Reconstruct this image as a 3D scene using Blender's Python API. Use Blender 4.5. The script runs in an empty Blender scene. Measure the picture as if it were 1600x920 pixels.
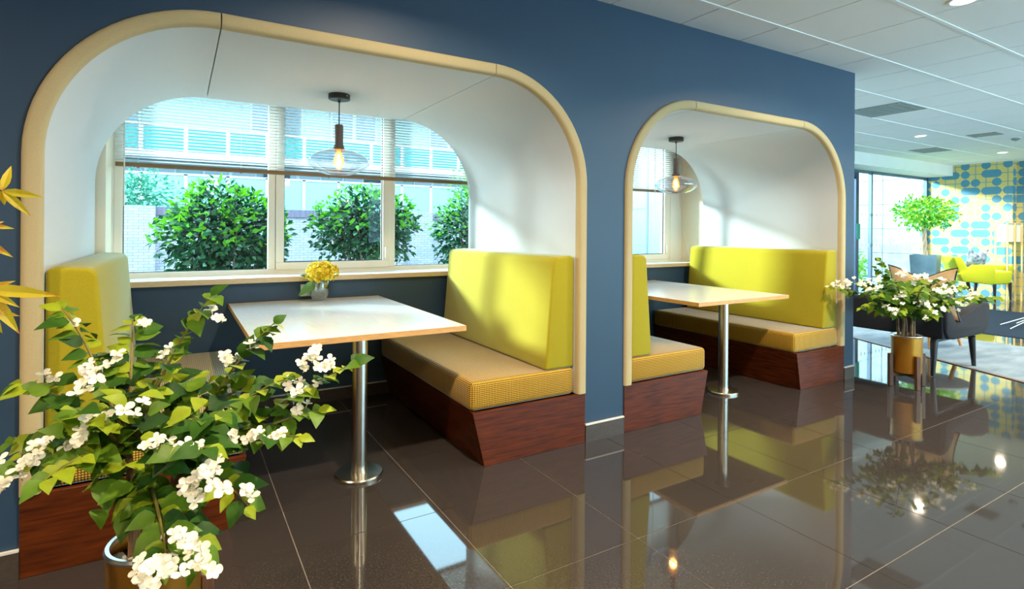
import bpy, bmesh, math, random
from mathutils import Vector, Matrix, Euler
rnd = random.Random(7)
S = bpy.context.scene
COL = S.collection

# ------------------------------------------------------------------ camera
CAM = Vector((0.0, -2.556, 1.237)); FPX = 864.6; YAW = 0.540857; ROLL = 0.0072703; HY = 359.56
cd = bpy.data.cameras.new('camera'); cam = bpy.data.objects.new('camera', cd); COL.objects.link(cam)
cd.sensor_width = 36.0; cd.lens = 36.0 * FPX / 1600.0
cd.shift_y = -(460.0 - HY) / 1600.0
cd.clip_start = 0.02; cd.clip_end = 300
fw = Vector((math.sin(YAW), math.cos(YAW), 0)); rt = Vector((math.cos(YAW), -math.sin(YAW), 0)); up = Vector((0, 0, 1))
r2 = rt * math.cos(ROLL) + up * math.sin(ROLL); u2 = up * math.cos(ROLL) - rt * math.sin(ROLL)
m = Matrix((r2, u2, -fw)).transposed().to_4x4(); m.translation = CAM; cam.matrix_world = m
S.camera = cam

# ------------------------------------------------------------------ sky, sun, exposure
w = bpy.data.worlds.new('sky'); S.world = w; w.use_nodes = True
bg = w.node_tree.nodes['Background']; bg.inputs[0].default_value = (0.64, 0.85, 1.0, 1); bg.inputs[1].default_value = 6.5
sd = bpy.data.lights.new('sun', 'SUN'); sd.energy = 8.5; sd.angle = math.radians(7); sd.color = (1.0, 0.97, 0.9)
sun = bpy.data.objects.new('sun', sd); COL.objects.link(sun)
sun.rotation_euler = Vector((1.1, -1.0, -0.42)).to_track_quat('-Z', 'Y').to_euler(); sun.location = (-20, 20, 12)
vs = S.view_settings; vs.view_transform = 'Standard'; vs.look = 'None'; vs.gamma = 1.0; vs.use_curve_mapping = False
vs.exposure = 0.35
DOWNLIGHT_W = 48.0
S.cycles.max_bounces = 10; S.cycles.diffuse_bounces = 5; S.cycles.glossy_bounces = 5
S.cycles.transparent_max_bounces = 24; S.cycles.sample_clamp_indirect = 6.0; S.cycles.caustics_reflective = False; S.cycles.caustics_refractive = False

# ------------------------------------------------------------------ helpers
def at(px, py, D):
    a = px - 800.0; b = py - HY; c, s = math.cos(ROLL), math.sin(ROLL)
    a, b = a * c + b * s, -a * s + b * c
    return CAM + (fw + rt * (a / FPX) + up * (-b / FPX)) * D
def to_px(p):
    d = Vector(p) - CAM; z = d.dot(fw)
    if z < 0.05: return None
    return 800 + FPX * d.dot(rt) / z, HY - FPX * d.z / z
def lin(c):
    f = lambda v: v / 12.92 if v <= 0.04045 else ((v + 0.055) / 1.055) ** 2.4
    return tuple(f(v / 255.0) for v in c) + (1.0,)

MATS = {}
def mat(name, col, rough=0.6, metal=0.0, noise=0.0, scale=40.0, bump=0.0, bscale=None, sheen=0.0, spec=0.5, coat=0.0, stretch=(1, 1, 1), col2=None, trans=0.0, aniso=0.0):
    if name in MATS: return MATS[name]
    M = bpy.data.materials.new(name); M.use_nodes = True; nt = M.node_tree; N = nt.nodes; L = nt.links
    b = N['Principled BSDF']; b.inputs['Roughness'].default_value = rough; b.inputs['Metallic'].default_value = metal
    b.inputs['Specular IOR Level'].default_value = spec; b.inputs['Coat Weight'].default_value = coat
    b.inputs['Sheen Weight'].default_value = sheen; b.inputs['Anisotropic'].default_value = aniso
    if sheen: b.inputs['Sheen Roughness'].default_value = 0.35
    c1 = lin(col); b.inputs['Base Color'].default_value = c1
    tc = N.new('ShaderNodeTexCoord'); mp = N.new('ShaderNodeMapping'); mp.inputs['Scale'].default_value = stretch
    L.new(tc.outputs['Object'], mp.inputs['Vector'])
    if noise > 0 or col2:
        nz = N.new('ShaderNodeTexNoise'); nz.inputs['Scale'].default_value = scale; nz.inputs['Detail'].default_value = 5
        L.new(mp.outputs[0], nz.inputs['Vector'])
        rp = N.new('ShaderNodeValToRGB'); rp.color_ramp.elements[0].position = 0.3; rp.color_ramp.elements[1].position = 0.7
        if col2: rp.color_ramp.elements[0].color = lin(col2); rp.color_ramp.elements[1].color = c1
        else:
            rp.color_ramp.elements[0].color = tuple(v * (1 - noise) for v in c1[:3]) + (1,)
            rp.color_ramp.elements[1].color = tuple(min(1, v * (1 + noise)) for v in c1[:3]) + (1,)
        L.new(nz.outputs[0], rp.inputs[0]); L.new(rp.outputs[0], b.inputs['Base Color'])
    if bump > 0:
        n2 = N.new('ShaderNodeTexNoise'); n2.inputs['Scale'].default_value = bscale or scale; n2.inputs['Detail'].default_value = 3
        L.new(mp.outputs[0], n2.inputs['Vector'])
        bp = N.new('ShaderNodeBump'); bp.inputs['Strength'].default_value = bump; bp.inputs['Distance'].default_value = 0.003
        L.new(n2.outputs[0], bp.inputs['Height']); L.new(bp.outputs[0], b.inputs['Normal'])
    if trans > 0:
        t = N.new('ShaderNodeBsdfTranslucent'); mx = N.new('ShaderNodeMixShader'); mx.inputs[0].default_value = trans
        if b.inputs['Base Color'].is_linked: L.new(b.inputs['Base Color'].links[0].from_socket, t.inputs[0])
        else: t.inputs[0].default_value = c1
        L.new(b.outputs[0], mx.inputs[1]); L.new(t.outputs[0], mx.inputs[2]); L.new(mx.outputs[0], N['Material Output'].inputs[0])
    MATS[name] = M; return M

def glass(name, tint=(0.95, 0.99, 1.0), refl=0.06, edge=0.5):
    if name in MATS: return MATS[name]
    M = bpy.data.materials.new(name); M.use_nodes = True; nt = M.node_tree; N = nt.nodes; L = nt.links
    N.remove(N['Principled BSDF'])
    t = N.new('ShaderNodeBsdfTransparent'); t.inputs[0].default_value = tint + (1,)
    g = N.new('ShaderNodeBsdfGlossy'); g.inputs['Roughness'].default_value = 0.02; g.inputs[0].default_value = (1, 1, 1, 1)
    lw = N.new('ShaderNodeLayerWeight'); lw.inputs[0].default_value = 0.35
    mr = N.new('ShaderNodeMapRange'); mr.inputs['To Min'].default_value = refl; mr.inputs['To Max'].default_value = edge
    pw = N.new('ShaderNodeMath'); pw.operation = 'POWER'; pw.inputs[1].default_value = 2.2
    L.new(lw.outputs['Facing'], pw.inputs[0]); L.new(pw.outputs[0], mr.inputs['Value'])
    mx = N.new('ShaderNodeMixShader'); L.new(mr.outputs[0], mx.inputs[0]); L.new(t.outputs[0], mx.inputs[1]); L.new(g.outputs[0], mx.inputs[2])
    L.new(mx.outputs[0], N['Material Output'].inputs[0]); MATS[name] = M; return M

def emit(name, col, strength):
    if name in MATS: return MATS[name]
    M = bpy.data.materials.new(name); M.use_nodes = True; N = M.node_tree.nodes; b = N['Principled BSDF']
    b.inputs['Base Color'].default_value = lin(col); b.inputs['Emission Color'].default_value = lin(col); b.inputs['Emission Strength'].default_value = strength
    MATS[name] = M; return M

def mnode(nt, op, a, b=None, c=None):
    n = nt.nodes.new('ShaderNodeMath'); n.operation = op
    for i, v in enumerate((a, b, c)):
        if v is None: continue
        if isinstance(v, (int, float)): n.inputs[i].default_value = v
        else: nt.links.new(v, n.inputs[i])
    return n.outputs[0]

WL = {}
class MB:
    def __init__(s): s.v = []; s.f = []
    def add(s, vs, fs):
        n = len(s.v); s.v += [tuple(p) for p in vs]; s.f += [tuple(i + n for i in f) for f in fs]; return s
    def box(s, a, b):
        (x0, y0, z0), (x1, y1, z1) = a, b
        return s.add([(x0, y0, z0), (x1, y0, z0), (x1, y1, z0), (x0, y1, z0), (x0, y0, z1), (x1, y0, z1), (x1, y1, z1), (x0, y1, z1)],
                     [(0, 3, 2, 1), (4, 5, 6, 7), (0, 1, 5, 4), (1, 2, 6, 5), (2, 3, 7, 6), (3, 0, 4, 7)])
    def prism(s, poly, axis, a, b):
        n = len(poly)
        def P(p, t): return {'x': (t, p[0], p[1]), 'y': (p[0], t, p[1]), 'z': (p[0], p[1], t)}[axis]
        vs = [P(p, a) for p in poly] + [P(p, b) for p in poly]
        fs = [tuple(range(n))[::-1], tuple(range(n, 2 * n))] + [(i, (i + 1) % n, n + (i + 1) % n, n + i) for i in range(n)]
        return s.add(vs, fs)
    def tube(s, pts, r, n=8, cap=True):
        pts = [Vector(p) for p in pts]; k = len(pts); rs = r if isinstance(r, (list, tuple)) else [r] * k
        vs = []; fs = []
        ref = None
        for i, p in enumerate(pts):
            t = (pts[min(i + 1, k - 1)] - pts[max(i - 1, 0)]).normalized()
            if ref is None: ref = Vector((0, 0, 1)) if abs(t.z) < 0.9 else Vector((1, 0, 0))
            a = t.cross(ref).normalized(); b = t.cross(a).normalized(); ref = -b if False else ref
            for j in range(n):
                q = 2 * math.pi * j / n; vs.append(p + (a * math.cos(q) + b * math.sin(q)) * rs[i])
        for i in range(k - 1):
            for j in range(n):
                fs.append((i * n + j, i * n + (j + 1) % n, (i + 1) * n + (j + 1) % n, (i + 1) * n + j))
        if cap: fs += [tuple(range(n))[::-1], tuple(range((k - 1) * n, k * n))]
        return s.add(vs, fs)
    def lathe(s, prof, c, n=32, closed=False):
        vs = []; fs = []; k = len(prof)
        for r, z in prof:
            for j in range(n):
                q = 2 * math.pi * j / n; vs.append((c[0] + r * math.cos(q), c[1] + r * math.sin(q), c[2] + z))
        for i in range(k - 1 + (1 if closed else 0)):
            i2 = (i + 1) % k
            for j in range(n): fs.append((i * n + j, i * n + (j + 1) % n, i2 * n + (j + 1) % n, i2 * n + j))
        return s.add(vs, fs)
    def mesh(s, name, bevel=0, seg=3, smooth=False, ang=40):
        me = bpy.data.meshes.new(name); me.from_pydata(s.v, [], s.f)
        bm = bmesh.new(); bm.from_mesh(me); bmesh.ops.recalc_face_normals(bm, faces=bm.faces)
        if bevel > 0:
            ed = [e for e in bm.edges if len(e.link_faces) == 2 and e.calc_face_angle(0) > 0.5]
            bmesh.ops.bevel(bm, geom=ed, offset=bevel, segments=seg, affect='EDGES', profile=0.5, clamp_overlap=True)
        uv = bm.loops.layers.uv.new('UVMap')
        for f in bm.faces:
            n = f.normal; ax = max(range(3), key=lambda i: abs(n[i])); f.smooth = smooth or bevel > 0
            for l in f.loops:
                c = l.vert.co; l[uv].uv = ((c.y, c.z), (c.x, c.z), (c.x, c.y))[ax]
        bm.to_mesh(me); bm.free()
        if smooth or bevel > 0:
            try: me.set_sharp_from_angle(angle=math.radians(ang))
            except Exception: pass
        return me
    def build(s, name, M, parent=None, loc=(0, 0, 0), **k):
        me = s.mesh(name, **k)
        if M: me.materials.append(M)
        return place(name, me, parent, loc)
def place(name, me, parent=None, loc=(0, 0, 0), rot=None, scale=None):
    o = bpy.data.objects.new(name, me); COL.objects.link(o); loc = Vector(loc)
    if parent: o.parent = parent; loc = loc - WL[parent.name]
    o.location = loc; WL[o.name] = Vector((0, 0, 0)) if not parent else Vector((0, 0, 0))
    if not parent: WL[o.name] = Vector(loc)
    if rot: o.rotation_euler = rot
    if scale: o.scale = (scale,) * 3 if isinstance(scale, (int, float)) else scale
    return o
def thing(name, label, cat, loc, group=None):
    o = bpy.data.objects.new(name, None); COL.objects.link(o); o.location = loc; o.empty_display_size = 0.1
    WL[o.name] = Vector(loc); return tag(o, label, cat, group)
def tag(o, label, cat, group=None, kind=None):
    o['label'] = label; o['category'] = cat
    if group: o['group'] = group
    if kind: o['kind'] = kind
    return o
def struct(o, label=None):
    o['kind'] = 'structure'
    if label: o['label'] = label
    return o
def box(name, a, b, M, parent=None, **k): return MB().box(a, b).build(name, M, parent, **k)
def rot_build(mb, ang, c):
    ca, sa = math.cos(ang), math.sin(ang)
    mb.v = [(c[0] + (x - c[0]) * ca - (y - c[1]) * sa, c[1] + (x - c[0]) * sa + (y - c[1]) * ca, z) for x, y, z in mb.v]; return mb

# ------------------------------------------------------------------ materials
M_blue = mat('blue_paint', (42, 67, 90), 0.5, noise=0.04, scale=3, bump=0.05, bscale=200)
M_white = mat('white_paint', (236, 234, 228), 0.6, noise=0.02, scale=4)
M_lamplit = mat('lamplit_reveal_paint', (240, 226, 200), 0.6, noise=0.02, scale=4)  # cream tone holds the pendant lamp's warm light on the reveals
M_frame = mat('window_frame_white', (238, 230, 216), 0.35, noise=0.015, scale=6)
M_sash_gasket = mat('black_gasket', (30, 32, 36), 0.6, noise=0.1)
M_sill_edge = mat('sill_edge_oak', (205, 178, 140), 0.5, noise=0.12, scale=30, stretch=(1, 8, 8))
M_lining = mat('woven_white_fabric', (208, 212, 216), 0.9, noise=0.035, scale=260, bump=0.25, bscale=420, sheen=0.2, stretch=(1, 1, 2.5))
M_trim = mat('woven_beige_fabric', (194, 174, 130), 0.9, noise=0.09, scale=300, bump=0.4, bscale=450, sheen=0.15, stretch=(1, 1, 3))
M_dark = mat('dark_carcass', (28, 28, 30), 0.9, noise=0.1)
M_lime = mat('chartreuse_wool', (166, 150, 8), 0.9, noise=0.10, scale=350, bump=0.25, bscale=600, sheen=0.5)
M_lime.node_tree.nodes['Principled BSDF'].inputs['Sheen Tint'].default_value = (.8, .95, 1, 1)  # blue-white sheen tint paints window daylight onto the wool
M_wood = mat('mahogany_veneer', (104, 46, 14), 0.34, col2=(58, 22, 6), scale=5, stretch=(1.2, 1.2, 14), bump=0.05, bscale=60, spec=0.25)
M_tableoak = mat('oak_edge', (206, 156, 92), 0.45, noise=0.15, scale=25, stretch=(1, 1, 10))
M_tabletop = mat('pale_laminate', (226, 228, 230), 0.16, noise=0.03, scale=9, stretch=(6, 1, 1), spec=0.6)
M_steel = mat('brushed_steel', (206, 200, 186), 0.24, metal=1.0, noise=0.05, scale=60, stretch=(1, 1, 0.1))
M_floor = mat('polished_porcelain', (66, 60, 57), 0.04, col2=(46, 41, 39), scale=140, spec=0.75, bump=0.0)
M_grout = mat('pale_grout', (150, 142, 132), 0.8, noise=0.08)
M_base = mat('baseboard_tile', (74, 64, 56), 0.25, noise=0.12, scale=60)
M_basetop = mat('white_tile_trim', (225, 220, 210), 0.4, noise=0.03)
M_ctile = mat('mineral_ceiling_tile', (244, 242, 238), 0.9, noise=0.02, scale=300, bump=0.1, bscale=500)
M_cbar = mat('ceiling_grid_white', (242, 242, 240), 0.5, noise=0.01)
M_cgap = mat('ceiling_void', (84, 82, 80), 0.9, noise=0.05)  # darkened so the gaps between tiles read as shadow lines
M_black = mat('black_metal', (34, 30, 28), 0.35, noise=0.1)
M_bronze = mat('bronze_holder', (122, 102, 92), 0.4, metal=0.3, noise=0.06)
M_glass = glass('window_glass', (0.84, 0.975, 1.0), 0.008, 0.3)
M_shade = glass('smoked_shade_glass', (0.82, 0.81, 0.86), 0.14, 1.0)
M_vaseglass = glass('bubbled_vase_glass', (0.80, 0.84, 0.84), 0.15, 0.8)
M_bulbglass = glass('amber_bulb_glass', (1.0, 0.86, 0.55), 0.05, 0.4)
def glow_glass():
    M = glass('amber_bulb_glow', (1.0, .85, .5), .05, .4); nt = M.node_tree; e = nt.nodes.new('ShaderNodeEmission'); e.inputs[0].default_value = lin((255, 150, 40)); e.inputs[1].default_value = .9
    ad = nt.nodes.new('ShaderNodeAddShader'); o = nt.nodes['Material Output']; src = o.inputs[0].links[0].from_socket
    nt.links.new(src, ad.inputs[0]); nt.links.new(e.outputs[0], ad.inputs[1]); nt.links.new(ad.outputs[0], o.inputs[0]); return M
M_bulbglow = glow_glass()
M_fil = emit('glowing_filament', (255, 170, 70), 60.0)
M_slat = mat('blind_slat_white', (246, 247, 247), 0.45, noise=0.01, trans=0.45)
M_rail = mat('blind_rail_taupe', (138, 110, 78), 0.4, noise=0.05)
M_cord = mat('blind_cord_white', (235, 235, 230), 0.7, noise=0.02)
M_brass = mat('gold_pot', (176, 122, 40), 0.38, metal=0.75, noise=0.06, scale=20)
M_rim = mat('silver_rim', (205, 200, 190), 0.3, metal=0.9, noise=0.05)
M_walnut = mat('walnut_stand', (104, 66, 36), 0.45, col2=(70, 42, 22), scale=12, stretch=(6, 6, 0.8))
M_pebble = mat('white_pebble', (236, 230, 218), 0.55, noise=0.06, scale=20)
M_trunk = mat('plant_trunk', (150, 118, 82), 0.8, col2=(100, 70, 44), scale=30, bump=0.5)
M_twig = mat('green_twig', (128, 118, 44), 0.7, col2=(96, 84, 36), scale=40)
LEAFM = [mat('leaf_lime', (164, 178, 34), 0.5, spec=0.3, col2=(134, 156, 26), scale=25, trans=0.3),
         mat('leaf_mid', (106, 138, 30), 0.5, spec=0.3, col2=(80, 116, 24), scale=25, trans=0.25),
         mat('leaf_deep', (64, 102, 28), 0.55, spec=0.15, col2=(44, 82, 22), scale=25, trans=0.2),
         mat('leaf_forest', (46, 80, 34), 0.55, spec=0.15, col2=(34, 64, 28), scale=25, trans=0.15)]
M_petal = mat('white_petal', (252, 248, 232), 0.6, noise=0.02, scale=40, trans=0.25)
M_stamen = mat('petal_throat', (206, 202, 90), 0.7, noise=0.1)

# houndstooth seat cloth
def seat_mat():
    M = mat('mustard_check_weave', (200, 160, 40), 0.8, sheen=0.95); nt = M.node_tree; b = nt.nodes['Principled BSDF']
    uv = nt.nodes.new('ShaderNodeUVMap'); sp = nt.nodes.new('ShaderNodeSeparateXYZ'); nt.links.new(uv.outputs[0], sp.inputs[0])
    k = 2 * math.pi / 0.0098
    a = mnode(nt, 'SINE', mnode(nt, 'MULTIPLY', sp.outputs[0], k)); c = mnode(nt, 'SINE', mnode(nt, 'MULTIPLY', sp.outputs[1], k))
    mn = mnode(nt, 'MINIMUM', a, c)
    rp = nt.nodes.new('ShaderNodeValToRGB'); nt.links.new(mnode(nt, 'MULTIPLY_ADD', mn, 0.5, 0.5), rp.inputs[0])
    rp.color_ramp.elements[0].position = 0.14; rp.color_ramp.elements[0].color = lin((74, 48, 10))
    rp.color_ramp.elements[1].position = 0.40; rp.color_ramp.elements[1].color = lin((228, 178, 40))
    nt.links.new(rp.outputs[0], b.inputs['Base Color']); b.inputs['Sheen Roughness'].default_value = 0.3
    b.inputs['Sheen Tint'].default_value = (0.85, 0.93, 1, 1)  # bluish sheen tint stands in for the window's reflection on the seats
    bp = nt.nodes.new('ShaderNodeBump'); bp.inputs['Strength'].default_value = 0.3; bp.inputs['Distance'].default_value = 0.002
    nt.links.new(mn, bp.inputs['Height']); nt.links.new(bp.outputs[0], b.inputs['Normal']); return M
M_seat = seat_mat()

# retro circle-and-pill wall covering
def pattern_mat():
    M = mat('circle_wall_covering', (226, 196, 96), 0.55); nt = M.node_tree; b = nt.nodes['Principled BSDF']
    uv = nt.nodes.new('ShaderNodeUVMap'); sp = nt.nodes.new('ShaderNodeSeparateXYZ'); nt.links.new(uv.outputs[0], sp.inputs[0])
    T = 0.165; U = mnode(nt, 'DIVIDE', sp.outputs[0], T); V = mnode(nt, 'DIVIDE', sp.outputs[1], T)
    row = mnode(nt, 'FLOOR', V); v = mnode(nt, 'SUBTRACT', mnode(nt, 'FRACT', V), 0.5)
    wn0 = nt.nodes.new('ShaderNodeTexWhiteNoise'); wn0.noise_dimensions = '1D'; nt.links.new(row, wn0.inputs['W'])
    U2 = mnode(nt, 'ADD', U, mnode(nt, 'FLOOR', mnode(nt, 'MULTIPLY', wn0.outputs['Value'], 2.0)))
    half = mnode(nt, 'MULTIPLY', U2, 0.5); pair = mnode(nt, 'FLOOR', half); pu = mnode(nt, 'MULTIPLY', mnode(nt, 'FRACT', half), 2.0)
    cv = nt.nodes.new('ShaderNodeCombineXYZ'); nt.links.new(pair, cv.inputs[0]); nt.links.new(row, cv.inputs[1])
    wn = nt.nodes.new('ShaderNodeTexWhiteNoise'); wn.noise_dimensions = '2D'; nt.links.new(cv.outputs[0], wn.inputs['Vector']); h = wn.outputs['Value']
    def dist(cx): return mnode(nt, 'SQRT', mnode(nt, 'ADD', mnode(nt, 'POWER', mnode(nt, 'SUBTRACT', pu, cx), 2.0), mnode(nt, 'POWER', v, 2.0)))
    R0 = 0.45
    cl = mnode(nt, 'LESS_THAN', dist(0.5), R0); cr = mnode(nt, 'LESS_THAN', dist(1.5), R0)
    bar = mnode(nt, 'MULTIPLY', mnode(nt, 'LESS_THAN', mnode(nt, 'ABSOLUTE', mnode(nt, 'SUBTRACT', pu, 1.0)), 0.5), mnode(nt, 'LESS_THAN', mnode(nt, 'ABSOLUTE', v), R0))
    pill = mnode(nt, 'MAXIMUM', bar, mnode(nt, 'MAXIMUM', cl, cr))
    isp = mnode(nt, 'LESS_THAN', h, 0.3); isl = mnode(nt, 'LESS_THAN', h, 0.62)
    left = mnode(nt, 'MULTIPLY', cl, mnode(nt, 'SUBTRACT', isl, isp)); right = mnode(nt, 'MULTIPLY', cr, mnode(nt, 'SUBTRACT', 1.0, isl))
    sh = mnode(nt, 'MAXIMUM', mnode(nt, 'MULTIPLY', pill, isp), mnode(nt, 'MAXIMUM', left, right))
    lines = mnode(nt, 'MAXIMUM', mnode(nt, 'LESS_THAN', mnode(nt, 'ABSOLUTE', v), 0.045),
                  mnode(nt, 'LESS_THAN', mnode(nt, 'ABSOLUTE', mnode(nt, 'SUBTRACT', mnode(nt, 'FRACT', pu), 0.5)), 0.045))
    f = mnode(nt, 'MAXIMUM', sh, mnode(nt, 'MULTIPLY', lines, 0.8))
    mx = nt.nodes.new('ShaderNodeMix'); mx.data_type = 'RGBA'; nt.links.new(f, mx.inputs[0])
    mx.inputs[6].default_value = lin((222, 196, 116)); mx.inputs[7].default_value = lin((84, 142, 168))
    nt.links.new(mx.outputs[2], b.inputs['Base Color']); return M
M_pattern = pattern_mat()

def brick_mat():
    M = mat('garden_brick', (200, 196, 204), 0.85); nt = M.node_tree; b = nt.nodes['Principled BSDF']
    uv = nt.nodes.new('ShaderNodeUVMap'); br = nt.nodes.new('ShaderNodeTexBrick'); nt.links.new(uv.outputs[0], br.inputs['Vector'])
    br.inputs['Scale'].default_value = 1.0; br.inputs['Brick Width'].default_value = 0.125; br.inputs['Row Height'].default_value = 0.042; br.inputs['Mortar Size'].default_value = 0.004
    br.inputs['Color1'].default_value = lin((190, 184, 192)); br.inputs['Color2'].default_value = lin((168, 162, 174)); br.inputs['Mortar'].default_value = lin((132, 128, 140))
    nt.links.new(br.outputs['Color'], b.inputs['Base Color']); return M
M_brick = brick_mat()

# ------------------------------------------------------------------ floor
GX, GY, T = 0.994, -0.31, 0.6
floor = struct(box('floor', (-4, -5.3, -0.12), (13.8, 3.0, -0.002), M_grout), 'dark brown polished tile floor with pale grout lines')
tm = MB().box((-0.2982, -0.2982, -0.004), (0.2982, 0.2982, 0.0)).mesh('floor_tile'); tm.materials.append(M_floor)
cells = []
for i in range(-9, 23):
    for j in range(-12, 7):
        x = GX + T * (i + 0.5); y = GY + T * (j + 0.5)
        if x > 13.8 or x < -4 or y > 2.95 or y < -5.3: continue
        if y > 1.8 and x < 4.9: continue
        p = to_px((x, y, 0)); vis = p is not None and -150 < p[0] < 1750 and p[1] < 1100 and x < 10
        cells.append((0 if vis else 1, (Vector((x, y, 0)) - CAM).length, x, y))
cells.sort(); rest = MB(); n = 0
for k, d, x, y in cells:
    if k == 0 and n < 298: place('floor_tile', tm, floor, (x, y, 0)); n += 1
    else: rest.box((x - .2982, y - .2982, -.004), (x + .2982, y + .2982, 0))
rest.build('floor_tiles_beyond', M_floor, floor)['kind'] = 'stuff'

# ------------------------------------------------------------------ ceiling
CZ = 2.602; CX0, CY0 = 2.822, -0.32
ceiling = struct(box('ceiling', (-4, -5.3, CZ + 0.012), (13.8, 3.0, CZ + 0.2), M_cgap), 'white suspended ceiling of square mineral tiles')
ct = MB().box((-0.2962, -0.2975, 0), (0.2962, 0.2975, 0.012)).mesh('ceiling_tile'); ct.materials.append(M_ctile)
SKIP = {}
cells = []
for i in range(-11, 20):
    for j in range(-11, 5):
        x = CX0 + T * (i + .5); y = CY0 + T * (j + .5)
        if x > 13.4 or y > 2.4 or y < -5.2: continue
        if y > -0.3 and x < 4.9 and not (y < 0): continue
        p = to_px((x, y, CZ)); vis = p is not None and 800 < p[0] < 1750 and p[1] > -120
        cells.append((0 if vis else 1, (Vector((x, y, CZ)) - CAM).length, x, y))
cells.sort(); rest = MB(); n = 0
for k, d, x, y in cells:
    y0, y1 = y - .2985, y + .2985
    if y0 < 0 < y1 and x < 4.95: rest.box((x - .2955, y0, CZ), (x + .2955, -0.001, CZ + .012)); rest.box((4.957, -0.001, CZ), (x + .2955, y1, CZ + .012)) if x + .2955 > 4.957 else None; continue
    if k == 0 and n < 298: place('ceiling_tile', ct, ceiling, (x, y, CZ)); n += 1
    else: rest.box((x - .2985, y0, CZ), (x + .2985, y1, CZ + .012))
rest.build('ceiling_tiles_beyond', M_ctile, ceiling)['kind'] = 'stuff'
for j in range(-8, 6):
    y = CY0 + T * j
    if y > 2.45: continue
    x0 = -4 if y < 0 else 4.96
    box('ceiling_grid_bar', (x0, y - .012, CZ - .005), (13.34, y + .012, CZ + .004), M_cbar, ceiling)

# ------------------------------------------------------------------ booth wall with two arches
ARCH = [dict(xl=-0.476, xr=2.038, zt=2.112, R=0.615), dict(xl=2.342, xr=4.797, zt=2.11, R=0.61)]
WEND = 4.952
def arch_pts(A, z0, n=20):
    xl, xr, zt, R = A['xl'], A['xr'], A['zt'], A['R']
    L = [(xl, z0, -1, 0)] + [(xl + R - R * math.cos(a), zt - R + R * math.sin(a), -math.cos(a), math.sin(a)) for a in [math.pi / 2 * i / n for i in range(n + 1)]]
    Rr = [(xr - R + R * math.sin(a), zt - R + R * math.cos(a), math.sin(a), math.cos(a)) for a in [math.pi / 2 * i / n for i in range(n + 1)]] + [(xr, z0, 1, 0)]
    return L, Rr
wb = MB()
def col(x0, x1): wb.box((x0, 0, 0), (x1, 0.1, CZ))
col(-3.99, ARCH[0]['xl']); col(ARCH[0]['xr'], ARCH[1]['xl']); col(ARCH[1]['xr'], WEND)
for A in ARCH:
    L, Rr = arch_pts(A, 0.3); P = L[1:] + Rr[:-1]
    for a, b in zip(P[:-1], P[1:]):
        if b[0] - a[0] < 1e-6: continue
        for y in (0, 0.1):
            wb.add([(a[0], y, a[1]), (b[0], y, b[1]), (b[0], y, CZ), (a[0], y, CZ)], [(0, 1, 2, 3)])
        wb.add([(a[0], 0, a[1]), (b[0], 0, b[1]), (b[0], .1, b[1]), (a[0], .1, a[1])], [(0, 1, 2, 3)])
struct(wb.build('wall_front', M_blue), 'dark blue painted wall pierced by two rounded booth openings')
k = 0
for x0, x1 in ((-3.99, -0.476), (2.042, 2.338), (4.80, WEND)):
    b = struct(box('baseboard_front' if k == 0 else 'baseboard_front', (x0, -0.012, 0.0), (x1, 0.0, 0.098), M_base)); k += 1
    box('tile_trim', (x0, -0.013, 0.098), (x1, 0.0, 0.106), M_basetop, b)

# side, rear and far walls of the room
struct(box('wall_left', (-4.1, -5.3, 0), (-4.0, 1.8, CZ), M_blue))
struct(MB().box((4.852, 0.1, 0), (WEND, 2.95, CZ)).build('wall_return', M_white))
M_extblue = mat('pale_blue_cladding', (120, 160, 182), .35, noise=.03, scale=1)
ec = thing('entrance_flank', 'pale blue panelled flank of the entrance seen through the farther booth window', 'wall', (4.84, 2.45, -.15))
for y0, y1 in ((1.955, 2.30), (2.33, 2.94)): box('flank_panel', (4.82, y0, -.15), (4.851, y1, 3.2), M_extblue, ec)
box('corner_post', (4.815, 2.30, -.15), (4.851, 2.33, 3.2), mat('blue_post', (88, 120, 146), .4, noise=.04), ec)
box('joint_strip', (4.818, 2.33, 1.50), (4.8205, 2.94, 1.515), MATS['blue_post'], ec)
rw = MB().box((-4, -5.4, 0), (13.55, -5.3, 0.12)).box((-4, -5.4, 2.5), (13.55, -5.3, CZ)).box((-4, -5.4, .12), (3.4, -5.3, 2.5))
for x in (6.2, 9.6, 13.0): rw.box((x, -5.4, 0.12), (x + 0.12, -5.3, 2.5))
struct(rw.build('wall_rear', M_white))  # unseen; its distance and opening are set by the fill light wanted
struct(box('window_4', (3.4, -5.36, 0.12), (13.0, -5.35, 2.5), M_glass))  # unseen glazing added behind the camera to let in fill daylight
pw = struct(box('wall_right', (13.35, 1.5, 0), (13.8, 3.0, CZ), M_pattern), 'retro wall covering of blue circles and pills on yellow')
struct(box('wall_right_recess', (13.55, -5.3, 0), (13.8, 1.5, CZ), M_pattern))

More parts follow.
